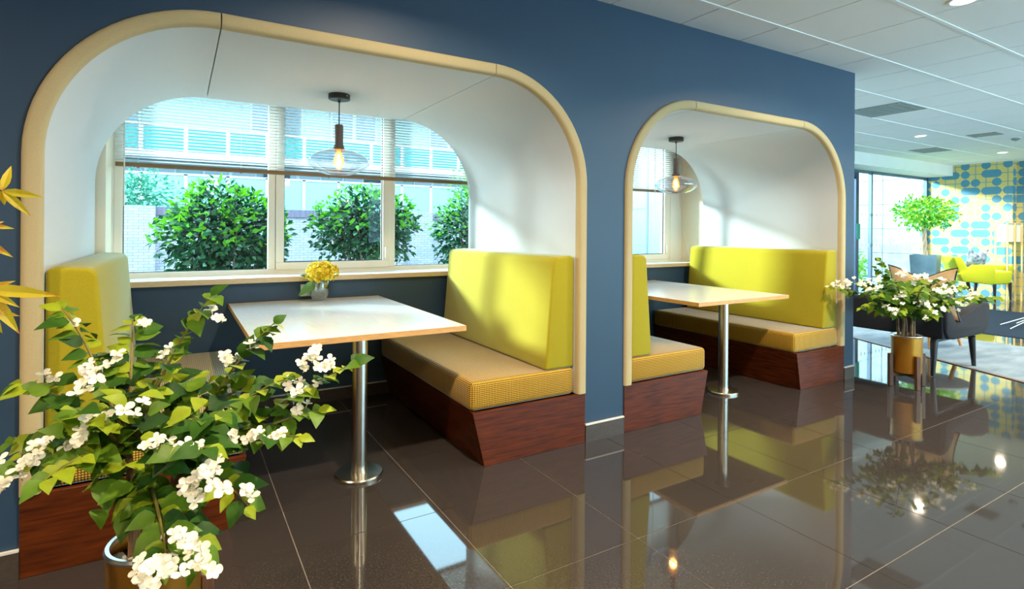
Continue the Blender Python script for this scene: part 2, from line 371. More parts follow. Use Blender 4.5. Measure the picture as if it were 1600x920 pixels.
# ------------------------------------------------------------------ exterior wall, booth back walls, reveals, sills
ew = MB()
for x0, x1 in ((-4, -0.364), (2.30, 2.95), (4.663, 4.852)): ew.box((x0, 1.80, 0), (x1, 1.95, CZ))
for x0, x1 in ((-0.364, 2.30), (2.95, 4.663)): ew.box((x0, 1.80, 0), (x1, 1.95, 0.88)); ew.box((x0, 1.80, 2.42), (x1, 1.95, CZ))
struct(ew.build('wall_back', M_white))
for x0, x1, nm in ((-0.7, 2.19, 'a'), (2.19, 4.852, 'b')):
    dw = struct(box('wall_dado', (x0, 1.53, 0), (x1, 1.80, 0.868), M_blue))
    bb = struct(box('baseboard_back', (x0, 1.518, 0), (x1, 1.53, 0.086), M_base)); box('tile_trim', (x0, 1.517, .086), (x1, 1.53, .093), M_basetop, bb)
    k += 1
rv = MB().box((-0.62, 1.44, 0.9), (-0.372, 1.80, CZ)).box((2.31, 1.44, 0.9), (2.94, 1.80, CZ)).box((4.845, 1.40, 0.9), (4.852, 1.80, CZ))
struct(rv.build('trim_1', M_lamplit), 'window reveal with warm lamp light put into its cream tone')

def window(n, x0, x1, z0, z1, fixed, sash, label):
    """fixed: list of glass spans; sash: (x0, x1) of the opening casement"""
    y0, y1 = 1.80, 1.86
    W = bpy.data.objects.new('window_%d' % n, None); COL.objects.link(W); W.location = ((x0 + x1) / 2, 1.83, z0); WL[W.name] = Vector(W.location); struct(W, label)
    f = MB().box((x0, y0, z0), (x1, y1, z0 + .035)).box((x0, y0, z1 - .04), (x1, y1, z1)).box((x0, y0, z0 + .035), (x0 + .048, y1, z1 - .04)).box((x1 - .048, y0, z0 + .035), (x1, y1, z1 - .04))
    if sash:
        f.box((sash[0] - .05, y0 + .004, z0 + .035), (sash[0] - .002, y1, z1 - .04)).box((sash[1] + .002, y0 + .004, z0 + .035), (sash[1] + .05, y1, z1 - .04))
    f.build('window_frame', M_frame, W, bevel=.003, seg=1)
    for a, b in fixed:
        box('pane', (a, 1.828, z0 + .03), (b, 1.834, z1 - .035), M_glass, W)
        box('gasket', (a - .001, 1.822, z0 + .033), (b + .001, 1.827, z0 + .039), M_sash_gasket, W)
        box('gasket', (a - .001, 1.822, z0 + .033), (a + .005, 1.827, z1 - .04), M_sash_gasket, W)
    if sash:
        a, b = sash; t = .055
        s = MB().box((a, y0 - .012, z0 + .028), (b, y1 - .01, z0 + .028 + t)).box((a, y0 - .012, z1 - .04 - t), (b, y1 - .01, z1 - .04)).box((a, y0 - .012, z0 + .028 + t), (a + t, y1 - .01, z1 - .04 - t)).box((b - t, y0 - .012, z0 + .028 + t), (b, y1 - .01, z1 - .04 - t))
        so = s.build('casement', M_frame, W, bevel=.003, seg=1)
        box('pane', (a + t - .005, 1.824, z0 + .028 + t - .005), (b - t + .005, 1.83, z1 - .04 - t + .005), M_glass, so)
        g = MB().box((a + t, 1.81, z0 + .028 + t), (b - t, 1.82, z0 + .034 + t)).box((b - t - .006, 1.81, z0 + .034 + t), (b - t, 1.82, z1 - .1)).box((a + t, 1.81, z0 + .034 + t), (a + t + .006, 1.82, z1 - .1))
        g.build('gasket', M_sash_gasket, so)
        h = MB().box((b - .04, y0 - .03, z0 + .10), (b - .018, y0 - .012, z0 + .19)); h.build('handle', M_frame, so, bevel=.005, seg=2)
    return W
window(1, -0.364, 2.30, 0.905, 2.42, [(-0.316, 0.552), (1.505, 2.252)], (0.602, 1.455), 'wide white framed window behind the nearer booth')
window(2, 2.95, 4.663, 0.905, 2.42, [(2.998, 3.93)], (3.98, 4.62), 'white framed window behind the farther booth')
for x0, x1 in ((-0.372, 2.19), (2.19, 4.845)):
    t = struct(box('trim_2', (x0, 1.50, 0.874), (x1, 1.80, 0.905), M_white), 'white window board'); k += 1
    box('board_edge', (x0, 1.488, 0.872), (x1, 1.50, 0.906), M_sill_edge, t)

# ------------------------------------------------------------------ upholstered booth arches
def sweep(path, prof):
    mb = MB(); k = len(prof); vs = []; fs = []
    for x, z, nx, nz in path:
        for o, y in prof: vs.append((x - nx * o, y, z - nz * o))
    for i in range(len(path) - 1):
        for j in range(k): fs.append((i * k + j, i * k + (j + 1) % k, (i + 1) * k + (j + 1) % k, (i + 1) * k + j))
    fs += [tuple(range(k)), tuple(range((len(path) - 1) * k, len(path) * k))[::-1]]
    return mb.add(vs, fs)
TRIMP = [(-.003, -.001), (-.001, -.010), (.005, -.016), (.016, -.019), (.044, -.019), (.053, -.014), (.057, -.004), (.057, .022), (-.003, .022)]
LINP = [(.057, .0225), (.057, 1.42), (.004, 1.42), (.004, .0225)]
SHELL = [(.003, .03), (.003, 1.41), (-.012, 1.41), (-.012, .03)]
LABS = ['tall beige-edged white upholstered arch lining the nearer booth, left of the pillar', 'beige-edged white upholstered arch lining the farther booth beside the lounge']
for A, lab in zip(ARCH, LABS):
    root = thing('upholstered_arch', lab, 'booth arch', ((A['xl'] + A['xr']) / 2, 0, 0.29), 'upholstered booth arches')
    L, Rr = arch_pts(A, 0.29)
    g = 0.004
    topseg = [(L[-1][0] + g, A['zt'], 0, 1), (Rr[0][0] - g, A['zt'], 0, 1)]
    L2 = [L[0]] + L[1:-1] + [(L[-1][0] - .001, L[-1][1], 0, 1)]; R2 = [(Rr[0][0] + .001, Rr[0][1], 0, 1)] + Rr[1:]
    for seg in (L2, topseg, R2):
        sweep(seg, LINP).build('lining_panel', M_lining, root, smooth=True, ang=50)
        sweep(seg, TRIMP).build('padded_edge', M_trim, root, smooth=True, ang=50)
    sweep(L + Rr, SHELL).build('backing_shell', M_dark, root)

# ------------------------------------------------------------------ benches
def bench(lab, xo, sg, xf, xbot):
    xi = xo - sg * .058; X = lambda a: a
    root = thing('booth_bench', lab, 'bench', ((xf + xo) / 2, 0.75, 0), 'yellow booth benches')
    MB().prism([(xf, .288), (xbot, 0), (xo, 0), (xo, .288)], 'y', -.008, .016).build('end_panel', M_wood, root, bevel=.0015, seg=1)
    MB().prism([(xf, .288), (xbot, 0.001), (xbot + sg * .022, 0.001), (xf + sg * .022, .288)], 'y', .0165, 1.512).build('front_panel', M_wood, root)
    xs = sorted((xf - sg * .004, xi - sg * .002))
    MB().box((xs[0], .010, .2885), (xs[1], 1.51, .442)).build('seat_cushion', M_seat, root, bevel=.028, seg=4)
    poly = [(xi - sg * .002, .443), (xi - sg * .205, .443), (xi - sg * .155, 1.06), (xi - sg * .135, 1.085), (xi - sg * .03, 1.092), (xi - sg * .002, 1.08)]
    MB().prism(poly, 'y', .022, 1.452).build('back_cushion', M_lime, root, bevel=.022, seg=4)
A, B = ARCH
bench('mustard bench with chartreuse back at far left, behind the flowering plant', A['xl'], -1, 0.245, 0.18)
bench('mustard bench with chartreuse back and wooden base just left of the blue pillar', A['xr'], 1, 1.303, 1.372)
bench('mustard bench just right of the blue pillar, its yellow back seen end-on', B['xl'], -1, 3.10, 3.033)
bench('mustard bench with wide chartreuse back nearest the lounge', B['xr'], 1, 4.127, 4.178)

# ------------------------------------------------------------------ tables
def table(lab, x0, x1, y0, y1, px, py, z=.742):
    root = thing('booth_table', lab, 'table', (px, py, 0), 'booth tables')
    top = box('table_top', (x0 + .004, y0 + .004, z - .026), (x1 - .004, y1 - .004, z), M_tabletop, root)
    e = MB().box((x0, y0, z - .027), (x1, y0 + .004, z)).box((x0, y1 - .004, z - .027), (x1, y1, z)).box((x0, y0 + .004, z - .027), (x0 + .004, y1 - .004, z)).box((x1 - .004, y0 + .004, z - .027), (x1, y1 - .004, z))
    e.build('wood_edging', M_tableoak, top)
    MB().box((x0, y1 - .03, z + .0003), (x1, y1 - .004, z + .0008)).build('rear_edge_band', M_tableoak, top)
    MB().lathe([(0, .018), (.038, .018), (.038, z - .027), (0, z - .027)], (px, py, 0), 40).build('pole', M_steel, root, smooth=True)
    MB().lathe([(0, 0), (.118, 0), (.118, .012), (.114, .018), (.042, .021), (.042, .03), (.0385, .03), (.0385, .019)], (px, py, 0), 48).build('base_plate', M_steel, root, smooth=True, ang=30)
    MB().lathe([(0, z - .034), (.07, z - .034), (.07, z - .027), (0, z - .027)], (px, py, 0), 24).build('top_plate', M_steel, root)
    MB().box((px + .2, y0 + .1, z - .036), (px + .26, y0 + .16, z - .027)).build('fixing_block', M_tableoak, root)
table('pale table on a steel pole in the nearer booth, holding the flower vase', 0.276, 1.276, 0.02, 1.512, .782, .225)
table('narrow-looking pale table on a steel pole in the farther booth', 3.085, 4.125, 0.06, 1.512, 3.61, .266)

# ------------------------------------------------------------------ pendant lamps
def pendant(lab, x, y, ztop):
    root = thing('pendant_lamp', lab, 'lamp', (x, y, ztop), 'glass pendant lamps'); c = (x, y, 0)
    cn = MB().lathe([(0, ztop - .001), (.062, ztop - .001), (.064, ztop - .006), (.064, ztop - .03), (.06, ztop - .034), (0, ztop - .034)], c, 40).build('ceiling_canopy', M_black, root, smooth=True, ang=35)
    MB().lathe([(0, ztop - .052), (.008, ztop - .05), (.01, ztop - .034), (0, ztop - .034)], c, 12).build('cord_grip', M_black, cn, smooth=True)
    MB().lathe([(0, 0), (.004, 0), (.004, .006), (0, .006)], (x + .03, y - .0665, ztop - .02), 8).build('fixing_screw', M_rim, cn)
    MB().tube([(x, y, ztop - .05), (x, y, ztop - .19)], .0035, 8).build('cord', M_black, root, smooth=True)
    zt = ztop - .185
    MB().lathe([(0, zt), (.022, zt), (.025, zt - .005), (.025, zt - .115), (.03, zt - .135), (.042, zt - .15), (.04, zt - .152), (0, zt - .15)], c, 32).build('lamp_holder', M_bronze, root, smooth=True, ang=35)
    gz = zt - .148
    prof = [(.038, gz), (.07, gz - .006), (.11, gz - .018), (.148, gz - .036), (.172, gz - .056), (.182, gz - .076), (.178, gz - .094), (.16, gz - .112), (.132, gz - .13), (.105, gz - .143), (.08, gz - .152), (.076, gz - .153)]
    MB().lathe(prof, c, 56).build('glass_shade', M_shade, root, smooth=True, ang=80)
    bz = gz - .002
    bl = MB().lathe([(.013, bz), (.014, bz - .02), (.02, bz - .035), (.03, bz - .06), (.032, bz - .078), (.026, bz - .1), (.014, bz - .118), (0, bz - .124)], c, 28).build('bulb', M_bulbglow, root, smooth=True, ang=80)
    fm = MB()
    for q in range(6):
        a = q * math.pi / 3; fm.tube([(x + .005 * math.cos(a), y + .005 * math.sin(a), bz - .03), (x + .012 * math.cos(a), y + .012 * math.sin(a), bz - .095)], .0018, 5)
    fm.build('filament', M_fil, bl)
    ld = bpy.data.lights.new('lamp_glow', 'POINT'); ld.energy = 2.5; ld.color = (1, .62, .28); ld.shadow_soft_size = .03
    lo = bpy.data.objects.new('lamp_glow', ld); COL.objects.link(lo); lo.parent = root; lo.location = Vector((x, y, bz - .065)) - WL[root.name]
pendant('glass pendant lamp with glowing filament above the vase table', .828, .875, 2.055)
pendant('glass pendant lamp hanging over the farther booth table', 3.70, .84, 2.053)

# ------------------------------------------------------------------ venetian blinds
def blind(lab, x0, x1, zb):
    root = thing('venetian_blind', lab, 'blind', ((x0 + x1) / 2, 1.745, zb), 'white venetian blinds')
    c = Vector(((x0 + x1) / 2, 1.745, 0)); hw = (x1 - x0) / 2
    pr = [(-.0125, 0), (-.006, .0022), (.006, .0022), (.0125, 0), (.0125, .0004), (.006, .0027), (-.006, .0027), (-.0125, .0004)]
    ta = math.radians(-15); pr = [(a * math.cos(ta) - b * math.sin(ta), a * math.sin(ta) + b * math.cos(ta)) for a, b in pr]
    sm = MB().prism(pr, 'x', -hw, hw).mesh('slat'); sm.materials.append(M_slat)
    z = zb + .036
    while z < 2.37: place('slat', sm, root, (c.x, c.y, z)); z += .0215
    box('bottom_rail', (x0, c.y - .015, zb - .006), (x1, c.y + .013, zb + .022), M_rail, root, bevel=.003, seg=2)
    box('head_rail', (x0, c.y - .02, 2.38), (x1, c.y + .02, 2.42), M_slat, root)
    n = max(2, int((x1 - x0) / .5))
    for i in range(n):
        x = x0 + .12 + (x1 - x0 - .24) * i / (n - 1)
        for dy in (-.0135, .0135): MB().tube([(x, c.y + dy, zb + .01), (x, c.y + dy, 2.38)], .0007, 4).build('ladder_cord', M_cord, root)
        MB().lathe([(0, -.006), (.006, -.004), (.007, .0), (0, .002)], (x, c.y - .008, zb - .008), 8).build('cord_button', M_rail, root)
    return root
b1 = blind('half-raised white venetian blind across the nearer booth window', -0.352, 2.28, 1.632)
MB().tube([(-.305, 1.725, 2.38), (-.303, 1.722, 1.37)], .004, 6).build('tilt_wand', M_cord, b1)
b2 = blind('half-raised white venetian blind in the farther booth window', 2.97, 4.70, 1.66)
MB().tube([(4.34, 1.72, 2.38), (4.34, 1.715, 1.2)], .004, 6).build('tilt_wand', M_cord, b2)
MB().tube([(4.70, 1.73, 1.66), (4.73, 1.70, 1.35), (4.78, 1.62, .91), (4.77, 1.482, .87), (4.77, 1.482, .70)], .0016, 5).build('pull_cord', M_cord, b2)

# ------------------------------------------------------------------ power socket behind the vase
pt = thing('power_socket', 'grey metal power socket on the blue wall behind the vase', 'socket', (.79, 1.53, .80))
box('face_plate', (.727, 1.521, .762), (.873, 1.5295, .848), M_rim, pt, bevel=.002, seg=1)
for x in (.765, .835):
    for dx, dz in ((0, .022), (-.012, 0), (.012, 0)): box('pin_slot', (x + dx - .004, 1.5195, .79 + dz - .004), (x + dx + .004, 1.522, .79 + dz + .006), M_black, pt)

# ------------------------------------------------------------------ vases with yellow flower heads
M_hyd = [mat('yellow_floret', (240, 218, 34), .7, col2=(226, 190, 24), scale=60, trans=.2), mat('pale_floret', (246, 230, 96), .7, noise=.08, trans=.2), mat('orange_floret', (230, 170, 40), .7, noise=.08, trans=.2)]
M_vleaf = mat('vase_leaf', (96, 140, 60), .4, col2=(70, 112, 50), scale=20, trans=.2)
def vase(lab, flab, x, y, z=.742):
    v = thing('flower_vase', lab, 'vase', (x, y, z), 'bubbled glass vases')
    MB().lathe([(0, .004), (.036, .002), (.046, .012), (.06, .045), (.067, .085), (.066, .115), (.06, .14), (.057, .142), (.056, .139), (.062, .112), (.063, .085), (.056, .048), (.042, .018), (0, .012)], (x, y, z), 36).build('glass_body', M_vaseglass, v, smooth=True, ang=60)
    bub = MB(); r = random.Random(3)
    for i in range(46):
        a = r.uniform(0, 6.28); h = r.uniform(.014, .06); q = r.uniform(.01, .042)
        bub.lathe([(0, -.005), (.0055, 0), (0, .005)], (x + q * math.cos(a), y + q * math.sin(a), z + h), 6)
    bo = bub.build('glass_beads', mat('pink_glass_beads', (188, 168, 172), .2, col2=(120, 96, 128), scale=80), v); bo['kind'] = 'stuff'
    fl = thing('hydrangea_bunch', flab, 'flower', (x, y, z + .02), 'yellow flower bunches')
    MB().tube([(x - .01, y, z + .03), (x + .006, y - .004, z + .15)], .005, 6).build('stem', M_twig, fl)
    MB().tube([(x + .015, y, z + .03), (x - .008, y, z + .15)], .004, 6).build('stem', M_twig, fl)
    C = Vector((x + .014, y - .01, z + .195)); r = random.Random(11)
    hs = [MB(), MB(), MB()]
    for i in range(300):
        d = Vector((r.gauss(0, 1), r.gauss(0, 1), r.gauss(.2, 1))).normalized()
        if d.z < -.75: continue
        rad = r.uniform(.72, 1.04); p = C + Vector((d.x * .108, d.y * .1, d.z * .075)) * rad
        t = d.orthogonal().normalized(); b = d.cross(t); q = r.uniform(0, 3); s = r.uniform(.013, .02)
        ti = t * math.cos(q) + b * math.sin(q); bi = d.cross(ti)
        for e in (ti, bi, -ti, -bi):
            w = d.cross(e); hs[2 if r.random() < .08 else (1 if r.random() < .45 else 0)].add([p - d * .004, p + e * s * .6 + w * s * .5 + d * .004, p + e * s + d * r.uniform(0, .008), p + e * s * .6 - w * s * .5 + d * .004], [(0, 1, 2, 3)])
    for h, M in zip(hs, M_hyd): h.build('florets', M, fl)['kind'] = 'stuff'
    core = MB().lathe([(0, -.055), (.05, -.045), (.075, 0), (.05, .045), (0, .055)], C, 14).build('flower_core', M_hyd[0], fl, smooth=True)
    lf = MB()
    for (tipd, wd) in ((Vector((-.115, -.03, -.085)), .03),):
        base = Vector((x - .03, y - .03, z + .135)); n = Vector((.3, -.8, .5)).normalized()
        leaf_pts(lf, base, tipd, n, wd)
    lf.build('leaf', M_vleaf, fl)
    lf = MB(); leaf_pts(lf, Vector((x - .05, y - .01, z + .16)), Vector((-.08, 0, .03)), Vector((0, -.6, .8)), .017); lf.build('leaf', M_vleaf, fl)
def leaf_pts(mb, base, d, n, wd):
    side = d.cross(n).normalized() * wd; nn = side.cross(d).normalized(); L = d.length
    prof = [(0, .02), (.12, .55), (.32, 1.0), (.55, .92), (.78, .5), (1.0, 0.02)]
    vs = []; fs = []
    for t, wv in prof:
        c = base + d * t - nn * (L * .18 * t * t)
        vs += [c + side * wv + nn * wd * .22 * wv, c - nn * 0.0, c - side * wv + nn * wd * .22 * wv]
    for i in range(len(prof) - 1):
        for j in (0, 1): fs.append((i * 3 + j, i * 3 + j + 1, (i + 1) * 3 + j + 1, (i + 1) * 3 + j))
    mb.add(vs, fs)
vase('bubbled clear glass vase on the nearer booth table', 'yellow hydrangea bunch in the vase on the nearer table', .829, 1.40)
vase('glass vase on the farther booth table, hidden by the bench back', 'yellow hydrangea peeking over the bench back of the farther booth', 3.52, 1.36)

# ------------------------------------------------------------------ flowering plants in gold pots on walnut stands
def leaf_mesh(name, L, W, M, curl):
    mb = MB(); leaf_pts(mb, Vector((0, 0, 0)), Vector((0, L, 0)), Vector((0, 0, 1)), W); mb.v = [(x, y, z - curl * y * y / L) for x, y, z in mb.v]
    me = mb.mesh(name, smooth=True, ang=180); me.materials.append(M); return me
def petal_pts(mb, base, d, n, wd):
    side = d.cross(n).normalized() * wd; nn = side.cross(d).normalized(); L = d.length; vs = []; fs = []
    prof = [(0, .15), (.3, .65), (.6, 1.0), (.85, .85), (1.0, .35)]
    for t, wv in prof:
        c = base + d * t - nn * (L * .25 * t * t); vs += [c + side * wv + nn * wd * .2, c - nn * wd * .1, c - side * wv + nn * wd * .2]
    for i in range(len(prof) - 1):
        for j in (0, 1): fs.append((i * 3 + j, i * 3 + j + 1, (i + 1) * 3 + j + 1, (i + 1) * 3 + j))
    mb.add(vs, fs)
def flower_mesh(seed):
    mb = MB(); r = random.Random(seed); n = (3, 4, 5)[seed % 3]
    for i in range(n):
        a = i * 2 * math.pi / n + r.uniform(-.3, .3); e = r.uniform(.2, 1.1); d = Vector((math.cos(a), math.sin(a), e)).normalized(); petal_pts(mb, Vector((0, 0, .002)), d * r.uniform(.016, .024), Vector((-d.x * e, -d.y * e, 1)).normalized(), r.uniform(.007, .0105))
    mb.tube([(0, 0, -.014), (0, 0, .006)], [.0015, .003], 5)
    me = mb.mesh('flower', smooth=True, ang=180); me.materials.append(M_petal); return me
LEAVES = [leaf_mesh('leaf', l, w_, LEAFM[q], c) for q, (l, w_, c) in enumerate(((.052, .0185, .2), (.062, .0235, .3), (.066, .025, .35), (.058, .022, .25)))]
FLOWERS = [flower_mesh(i) for i in range(5)]
def rot_to(yd, zd):
    y = yd.normalized(); z = (zd - y * zd.dot(y)); z = z.normalized() if z.length > 1e-3 else y.orthogonal().normalized(); x = y.cross(z)
    return Matrix((x, y, z)).transposed().to_euler()

def pot_and_stand(lab_p, lab_s, x, y, ang):
    st = thing('plant_stand', lab_s, 'plant stand', (x, y, 0), 'walnut plant stands')
    R0 = .128
    for q in range(4):
        a = ang + q * math.pi / 2; cx, cy = x + R0 * math.cos(a), y + R0 * math.sin(a)
        rot_build(MB().box((cx - .016, cy - .016, 0), (cx + .016, cy + .016, .262)), a, (cx, cy)).build('leg', M_walnut, st, bevel=.003, seg=1)
    for q in range(2):
        a = ang + q * math.pi / 2; rot_build(MB().box((x - R0, y - .012, .082 - q * .002), (x + R0, y + .012, .11 - q * .002)), a, (x, y)).build('cross_bar', M_walnut, st)
    p = thing('plant_pot', lab_p, 'pot', (x, y, .112), 'gold plant pots')
    MB().lathe([(0, 0), (.095, 0), (.104, .006), (.108, .29), (.1, .29), (.098, .01), (0, .01)], (x, y, .112), 48).build('pot_body', M_brass, p, smooth=True, ang=40)
    MB().lathe([(.098, .29), (.109, .288), (.113, .296), (.109, .303), (.1, .302)], (x, y, .112), 48, closed=True).build('rim', M_rim, p, smooth=True)
    MB().lathe([(0, .255), (.099, .255), (.099, .25), (0, .25)], (x, y, .112), 24).build('soil', mat('soil', (60, 44, 32), .95, noise=.3), p)
    return p
def pebbles(x, y, z, n, lab):
    r = random.Random(5); mb = MB()
    for i in range(n):
        a = r.uniform(0, 6.28); q = .086 * math.sqrt(r.random()); s = r.uniform(.011, .017)
        cx, cy, cz = x + q * math.cos(a), y + q * math.sin(a), z + s * .5
        mb.lathe([(0, -s * .6), (s * .8, -s * .35), (s, 0), (s * .8, s * .35), (0, s * .6)], (cx, cy, cz), 8)
    o = mb.build('pebbles', M_pebble, smooth=True); tag(o, lab, 'pebbles', kind='stuff')
def curve(a, b, sag, n=7):
    out = []
    for i in range(n):
        t = i / (n - 1); p = a.lerp(b, t); p = p + Vector((0, 0, sag * 4 * t * (1 - t))); out.append(p)
    return out
def bougainvillea(lab, x, y, ends, clusters, fill, indiv, seed, scale=1.0):
    r = random.Random(seed)
    root = thing('flowering_plant', lab, 'plant', (x, y, .37), 'white-flowered pot plants')
    hub = Vector((x, y, .60)); trunks = []
    for q in range(5):
        a = q * 1.257 + .4; b0 = Vector((x + .05 * math.cos(a), y + .05 * math.sin(a), .366)); t1 = hub + Vector((.06 * math.cos(a + .3), .06 * math.sin(a + .3), r.uniform(-.04, .05)))
        MB().tube([b0, b0.lerp(t1, .5) + Vector((r.uniform(-.01, .01), r.uniform(-.01, .01), 0)), t1], [.013, .011, .009], 8).build('trunk', M_trunk, root, smooth=True); trunks.append(t1)
    spots = []
    for k, e in enumerate(ends):
        e = Vector(e); s0 = min(trunks, key=lambda t: (t - e).length); pts = curve(s0, e, r.uniform(.01, .05))
        MB().tube(pts, [.006 - .0008 * i for i in range(7)], 6).build('branch', M_twig, root, smooth=True)
        n = max(8, int((e - s0).length / .017))
        for i in range(n):
            t = .15 + .85 * (i + .5) / n; f = t * 6; j = min(5, int(f)); p = pts[j].lerp(pts[j + 1], f - j); ax = (pts[j + 1] - pts[j]).normalized()
            spots.append((p, ax, t, i))
        spots.append((e, (pts[-1] - pts[-2]).normalized(), 1.0, 99))
    for i in range(fill):
        cg = lambda m_, s_: m_ + max(-1.7, min(1.7, r.gauss(0, 1))) * s_
        d = Vector((cg(0, .11), cg(0, .12), cg(.05, .065))); spots.append((hub + Vector((0, 0, .05)) + d, (d + Vector((0, 0, .05))).normalized(), .5, r.randint(0, 9)))
    spots.sort(key=lambda q: (q[0] - CAM).length)
    nl = 0; stuff = [MB() for _ in LEAVES]
    view = (CAM - hub).normalized()
    for p, ax, t, i in spots:
        sd = ax.cross(Vector((0, 0, 1))).normalized() * (1 if i % 2 else -1)
        d = (ax * r.uniform(.2, .9) + sd * r.uniform(.3, 1.1) + Vector((0, 0, r.uniform(-.5, .35)))).normalized() if i != 99 else ax
        nrm = (Vector((0, 0, 1)) + view * r.uniform(.2, 1.4) + Vector((r.uniform(-.5, .5), r.uniform(-.5, .5), 0))).normalized()
        q = r.choices((0, 1, 2, 3), (.34 + .4 * (t > .85), .36, .22, .13 - .1 * (t > .8)))[0]; sc = r.uniform(.75, 1.2) * (.8 if t > .9 else 1) * scale  # lime share raised to carry the warm light on the leaves
        eu = rot_to(d, nrm); base = p + sd * .006
        if indiv and nl < 299: place('leaf', LEAVES[q], root, base, eu, sc)
        else:
            mtx = Matrix.Translation(base) @ eu.to_matrix().to_4x4() @ Matrix.Scale(sc, 4); me = LEAVES[q]
            stuff[q].add([mtx @ v.co for v in me.vertices], [tuple(pl.vertices) for pl in me.polygons])
        nl += 1
    for q, sb in enumerate(stuff):
        if sb.v: o = sb.build('foliage', LEAFM[q], root, smooth=True, ang=180); o['kind'] = 'stuff'
    fst = MB(); nf = 0
    for c, n, rad in clusters:
        c = Vector(c)
        for i in range(n):
            o = Vector((r.gauss(0, 1), r.gauss(0, 1), r.gauss(0, .7))) * rad * .55; zd = (o * 8 + view * .8 + Vector((0, 0, .8)) + Vector((r.uniform(-.4, .4), r.uniform(-.4, .4), 0))).normalized()
            eu = rot_to(zd.orthogonal(), zd); sc = r.uniform(.7, 1.05) * scale
            FLOWER = FLOWERS[nf % 5]
            if indiv: place('flower', FLOWER, root, c + o, eu, sc)
            else:
                mtx = Matrix.Translation(c + o) @ eu.to_matrix().to_4x4() @ Matrix.Scale(sc, 4)
                fst.add([mtx @ v.co for v in FLOWER.vertices], [tuple(pl.vertices) for pl in FLOWER.polygons])
            nf += 1
    if fst.v: fst.build('blossoms', M_petal, root, smooth=True, ang=180)['kind'] = 'stuff'
NP = (-.05, -.811)
ends = [at(*e) for e in [(97, 482, 1.5), (208, 500, 1.62), (330, 462, 1.52), (428, 505, 1.62), (553, 566, 1.52), (498, 640, 1.47), (470, 682, 1.4), (30, 600, 1.42), (-30, 745, 1.22), (20, 690, 1.4),
        (120, 640, 1.25), (325, 700, 1.22), (388, 790, 1.32), (262, 880, 1.12), (320, 870, 1.2), (160, 560, 1.55), (270, 545, 1.6), (395, 600, 1.6), (450, 590, 1.5), (70, 750, 1.15), (205, 800, 1.28), (350, 650, 1.3)]]
cl = [(at(a, b, c), n, rr) for a, b, c, n, rr in [(115, 508, 1.5, 2, .02), (222, 506, 1.6, 2, .015), (142, 582, 1.42, 6, .03), (128, 612, 1.4, 4, .03), (80, 585, 1.45, 2, .015), (72, 705, 1.25, 5, .03), (122, 690, 1.27, 5, .028), (15, 745, 1.2, 6, .035), (45, 722, 1.22, 3, .02),
        (243, 700, 1.25, 4, .025), (255, 690, 1.27, 3, .02), (325, 738, 1.2, 9, .035), (308, 762, 1.2, 5, .025), (384, 772, 1.3, 3, .018), (285, 838, 1.12, 3, .02), (262, 890, 1.08, 9, .04), (232, 888, 1.1, 5, .03), (308, 882, 1.12, 4, .03), (324, 850, 1.15, 2, .015),
        (356, 560, 1.6, 7, .032), (400, 540, 1.6, 3, .018), (482, 565, 1.52, 7, .03), (512, 572, 1.52, 5, .02), (470, 618, 1.48, 6, .025), (468, 638, 1.47, 5, .025), (402, 678, 1.4, 5, .028), (372, 682, 1.4, 3, .02), (440, 678, 1.4, 2, .015), (330, 484, 1.53, 2, .012), (342, 502, 1.54, 2, .012), (268, 555, 1.6, 4, .025), (205, 640, 1.3, 3, .02), (150, 655, 1.28, 3, .02), (300, 700, 1.22, 3, .02), (185, 560, 1.5, 3, .02), (455, 600, 1.5, 3, .02)]]
pot_and_stand('gold cylinder pot with silver rim at lower left, holding the near plant', 'walnut plant stand under the near gold pot at lower left', NP[0], NP[1], .35)
pebbles(NP[0], NP[1], .366, 60, 'white pebbles filling the near gold pot at lower left')
bougainvillea('large leafy plant with white blossoms in the lower left foreground', NP[0], NP[1], ends, cl, 190, True, 4)
FP = (5.06, -.36)
r_ = random.Random(9)
D0 = (Vector((FP[0], FP[1], 0)) - CAM).dot(fw)
ends = [at(a, b, D0 + c) for a, b, c in [(1302, 450, 0), (1345, 445, -.1), (1370, 420, .15), (1375, 408, .1), (1420, 440, .2), (1460, 440, -.2), (1490, 440, .1), (1505, 448, -.1), (1560, 466, 0), (1530, 462, -.15), (1345, 482, -.2), (1400, 490, -.3), (1460, 492, -.3), (1440, 450, -.35), (1400, 440, -.35), (1370, 462, -.3), (1490, 468, -.3), (1440, 438, .3), (1350, 440, .3), (1500, 450, .3)]]
cl = [(at(a, b, D0 + c), n, rr) for a, b, c, n, rr in [(1308, 447, 0, 6, .05), (1322, 445, 0, 8, .05), (1347, 440, -.1, 8, .05), (1358, 452, -.15, 6, .05), (1408, 427, 0, 6, .04), (1378, 437, -.1, 6, .05), (1432, 432, -.1, 9, .06), (1450, 438, -.15, 8, .05), (1470, 455, -.25, 12, .06), (1485, 455, -.2, 10, .05), (1520, 457, -.1, 8, .04), (1388, 484, -.3, 8, .05), (1456, 482, -.3, 8, .05), (1450, 497, -.3, 3, .03), (1505, 472, -.2, 6, .05), (1415, 465, -.35, 5, .05), (1468, 437, .1, 4, .04), (1440, 475, -.3, 4, .04)]]
pot_and_stand('gold cylinder pot in a wooden stand in front of the dark sofa', 'walnut four-legged stand holding the pot in front of the dark sofa', FP[0], FP[1], 1.0)
pebbles(FP[0], FP[1], .366, 60, 'white pebbles in the gold pot in front of the dark sofa')
bougainvillea('spreading white-flowered plant in front of the dark sofa', FP[0], FP[1], ends, cl, 240, False, 6, 1.1)

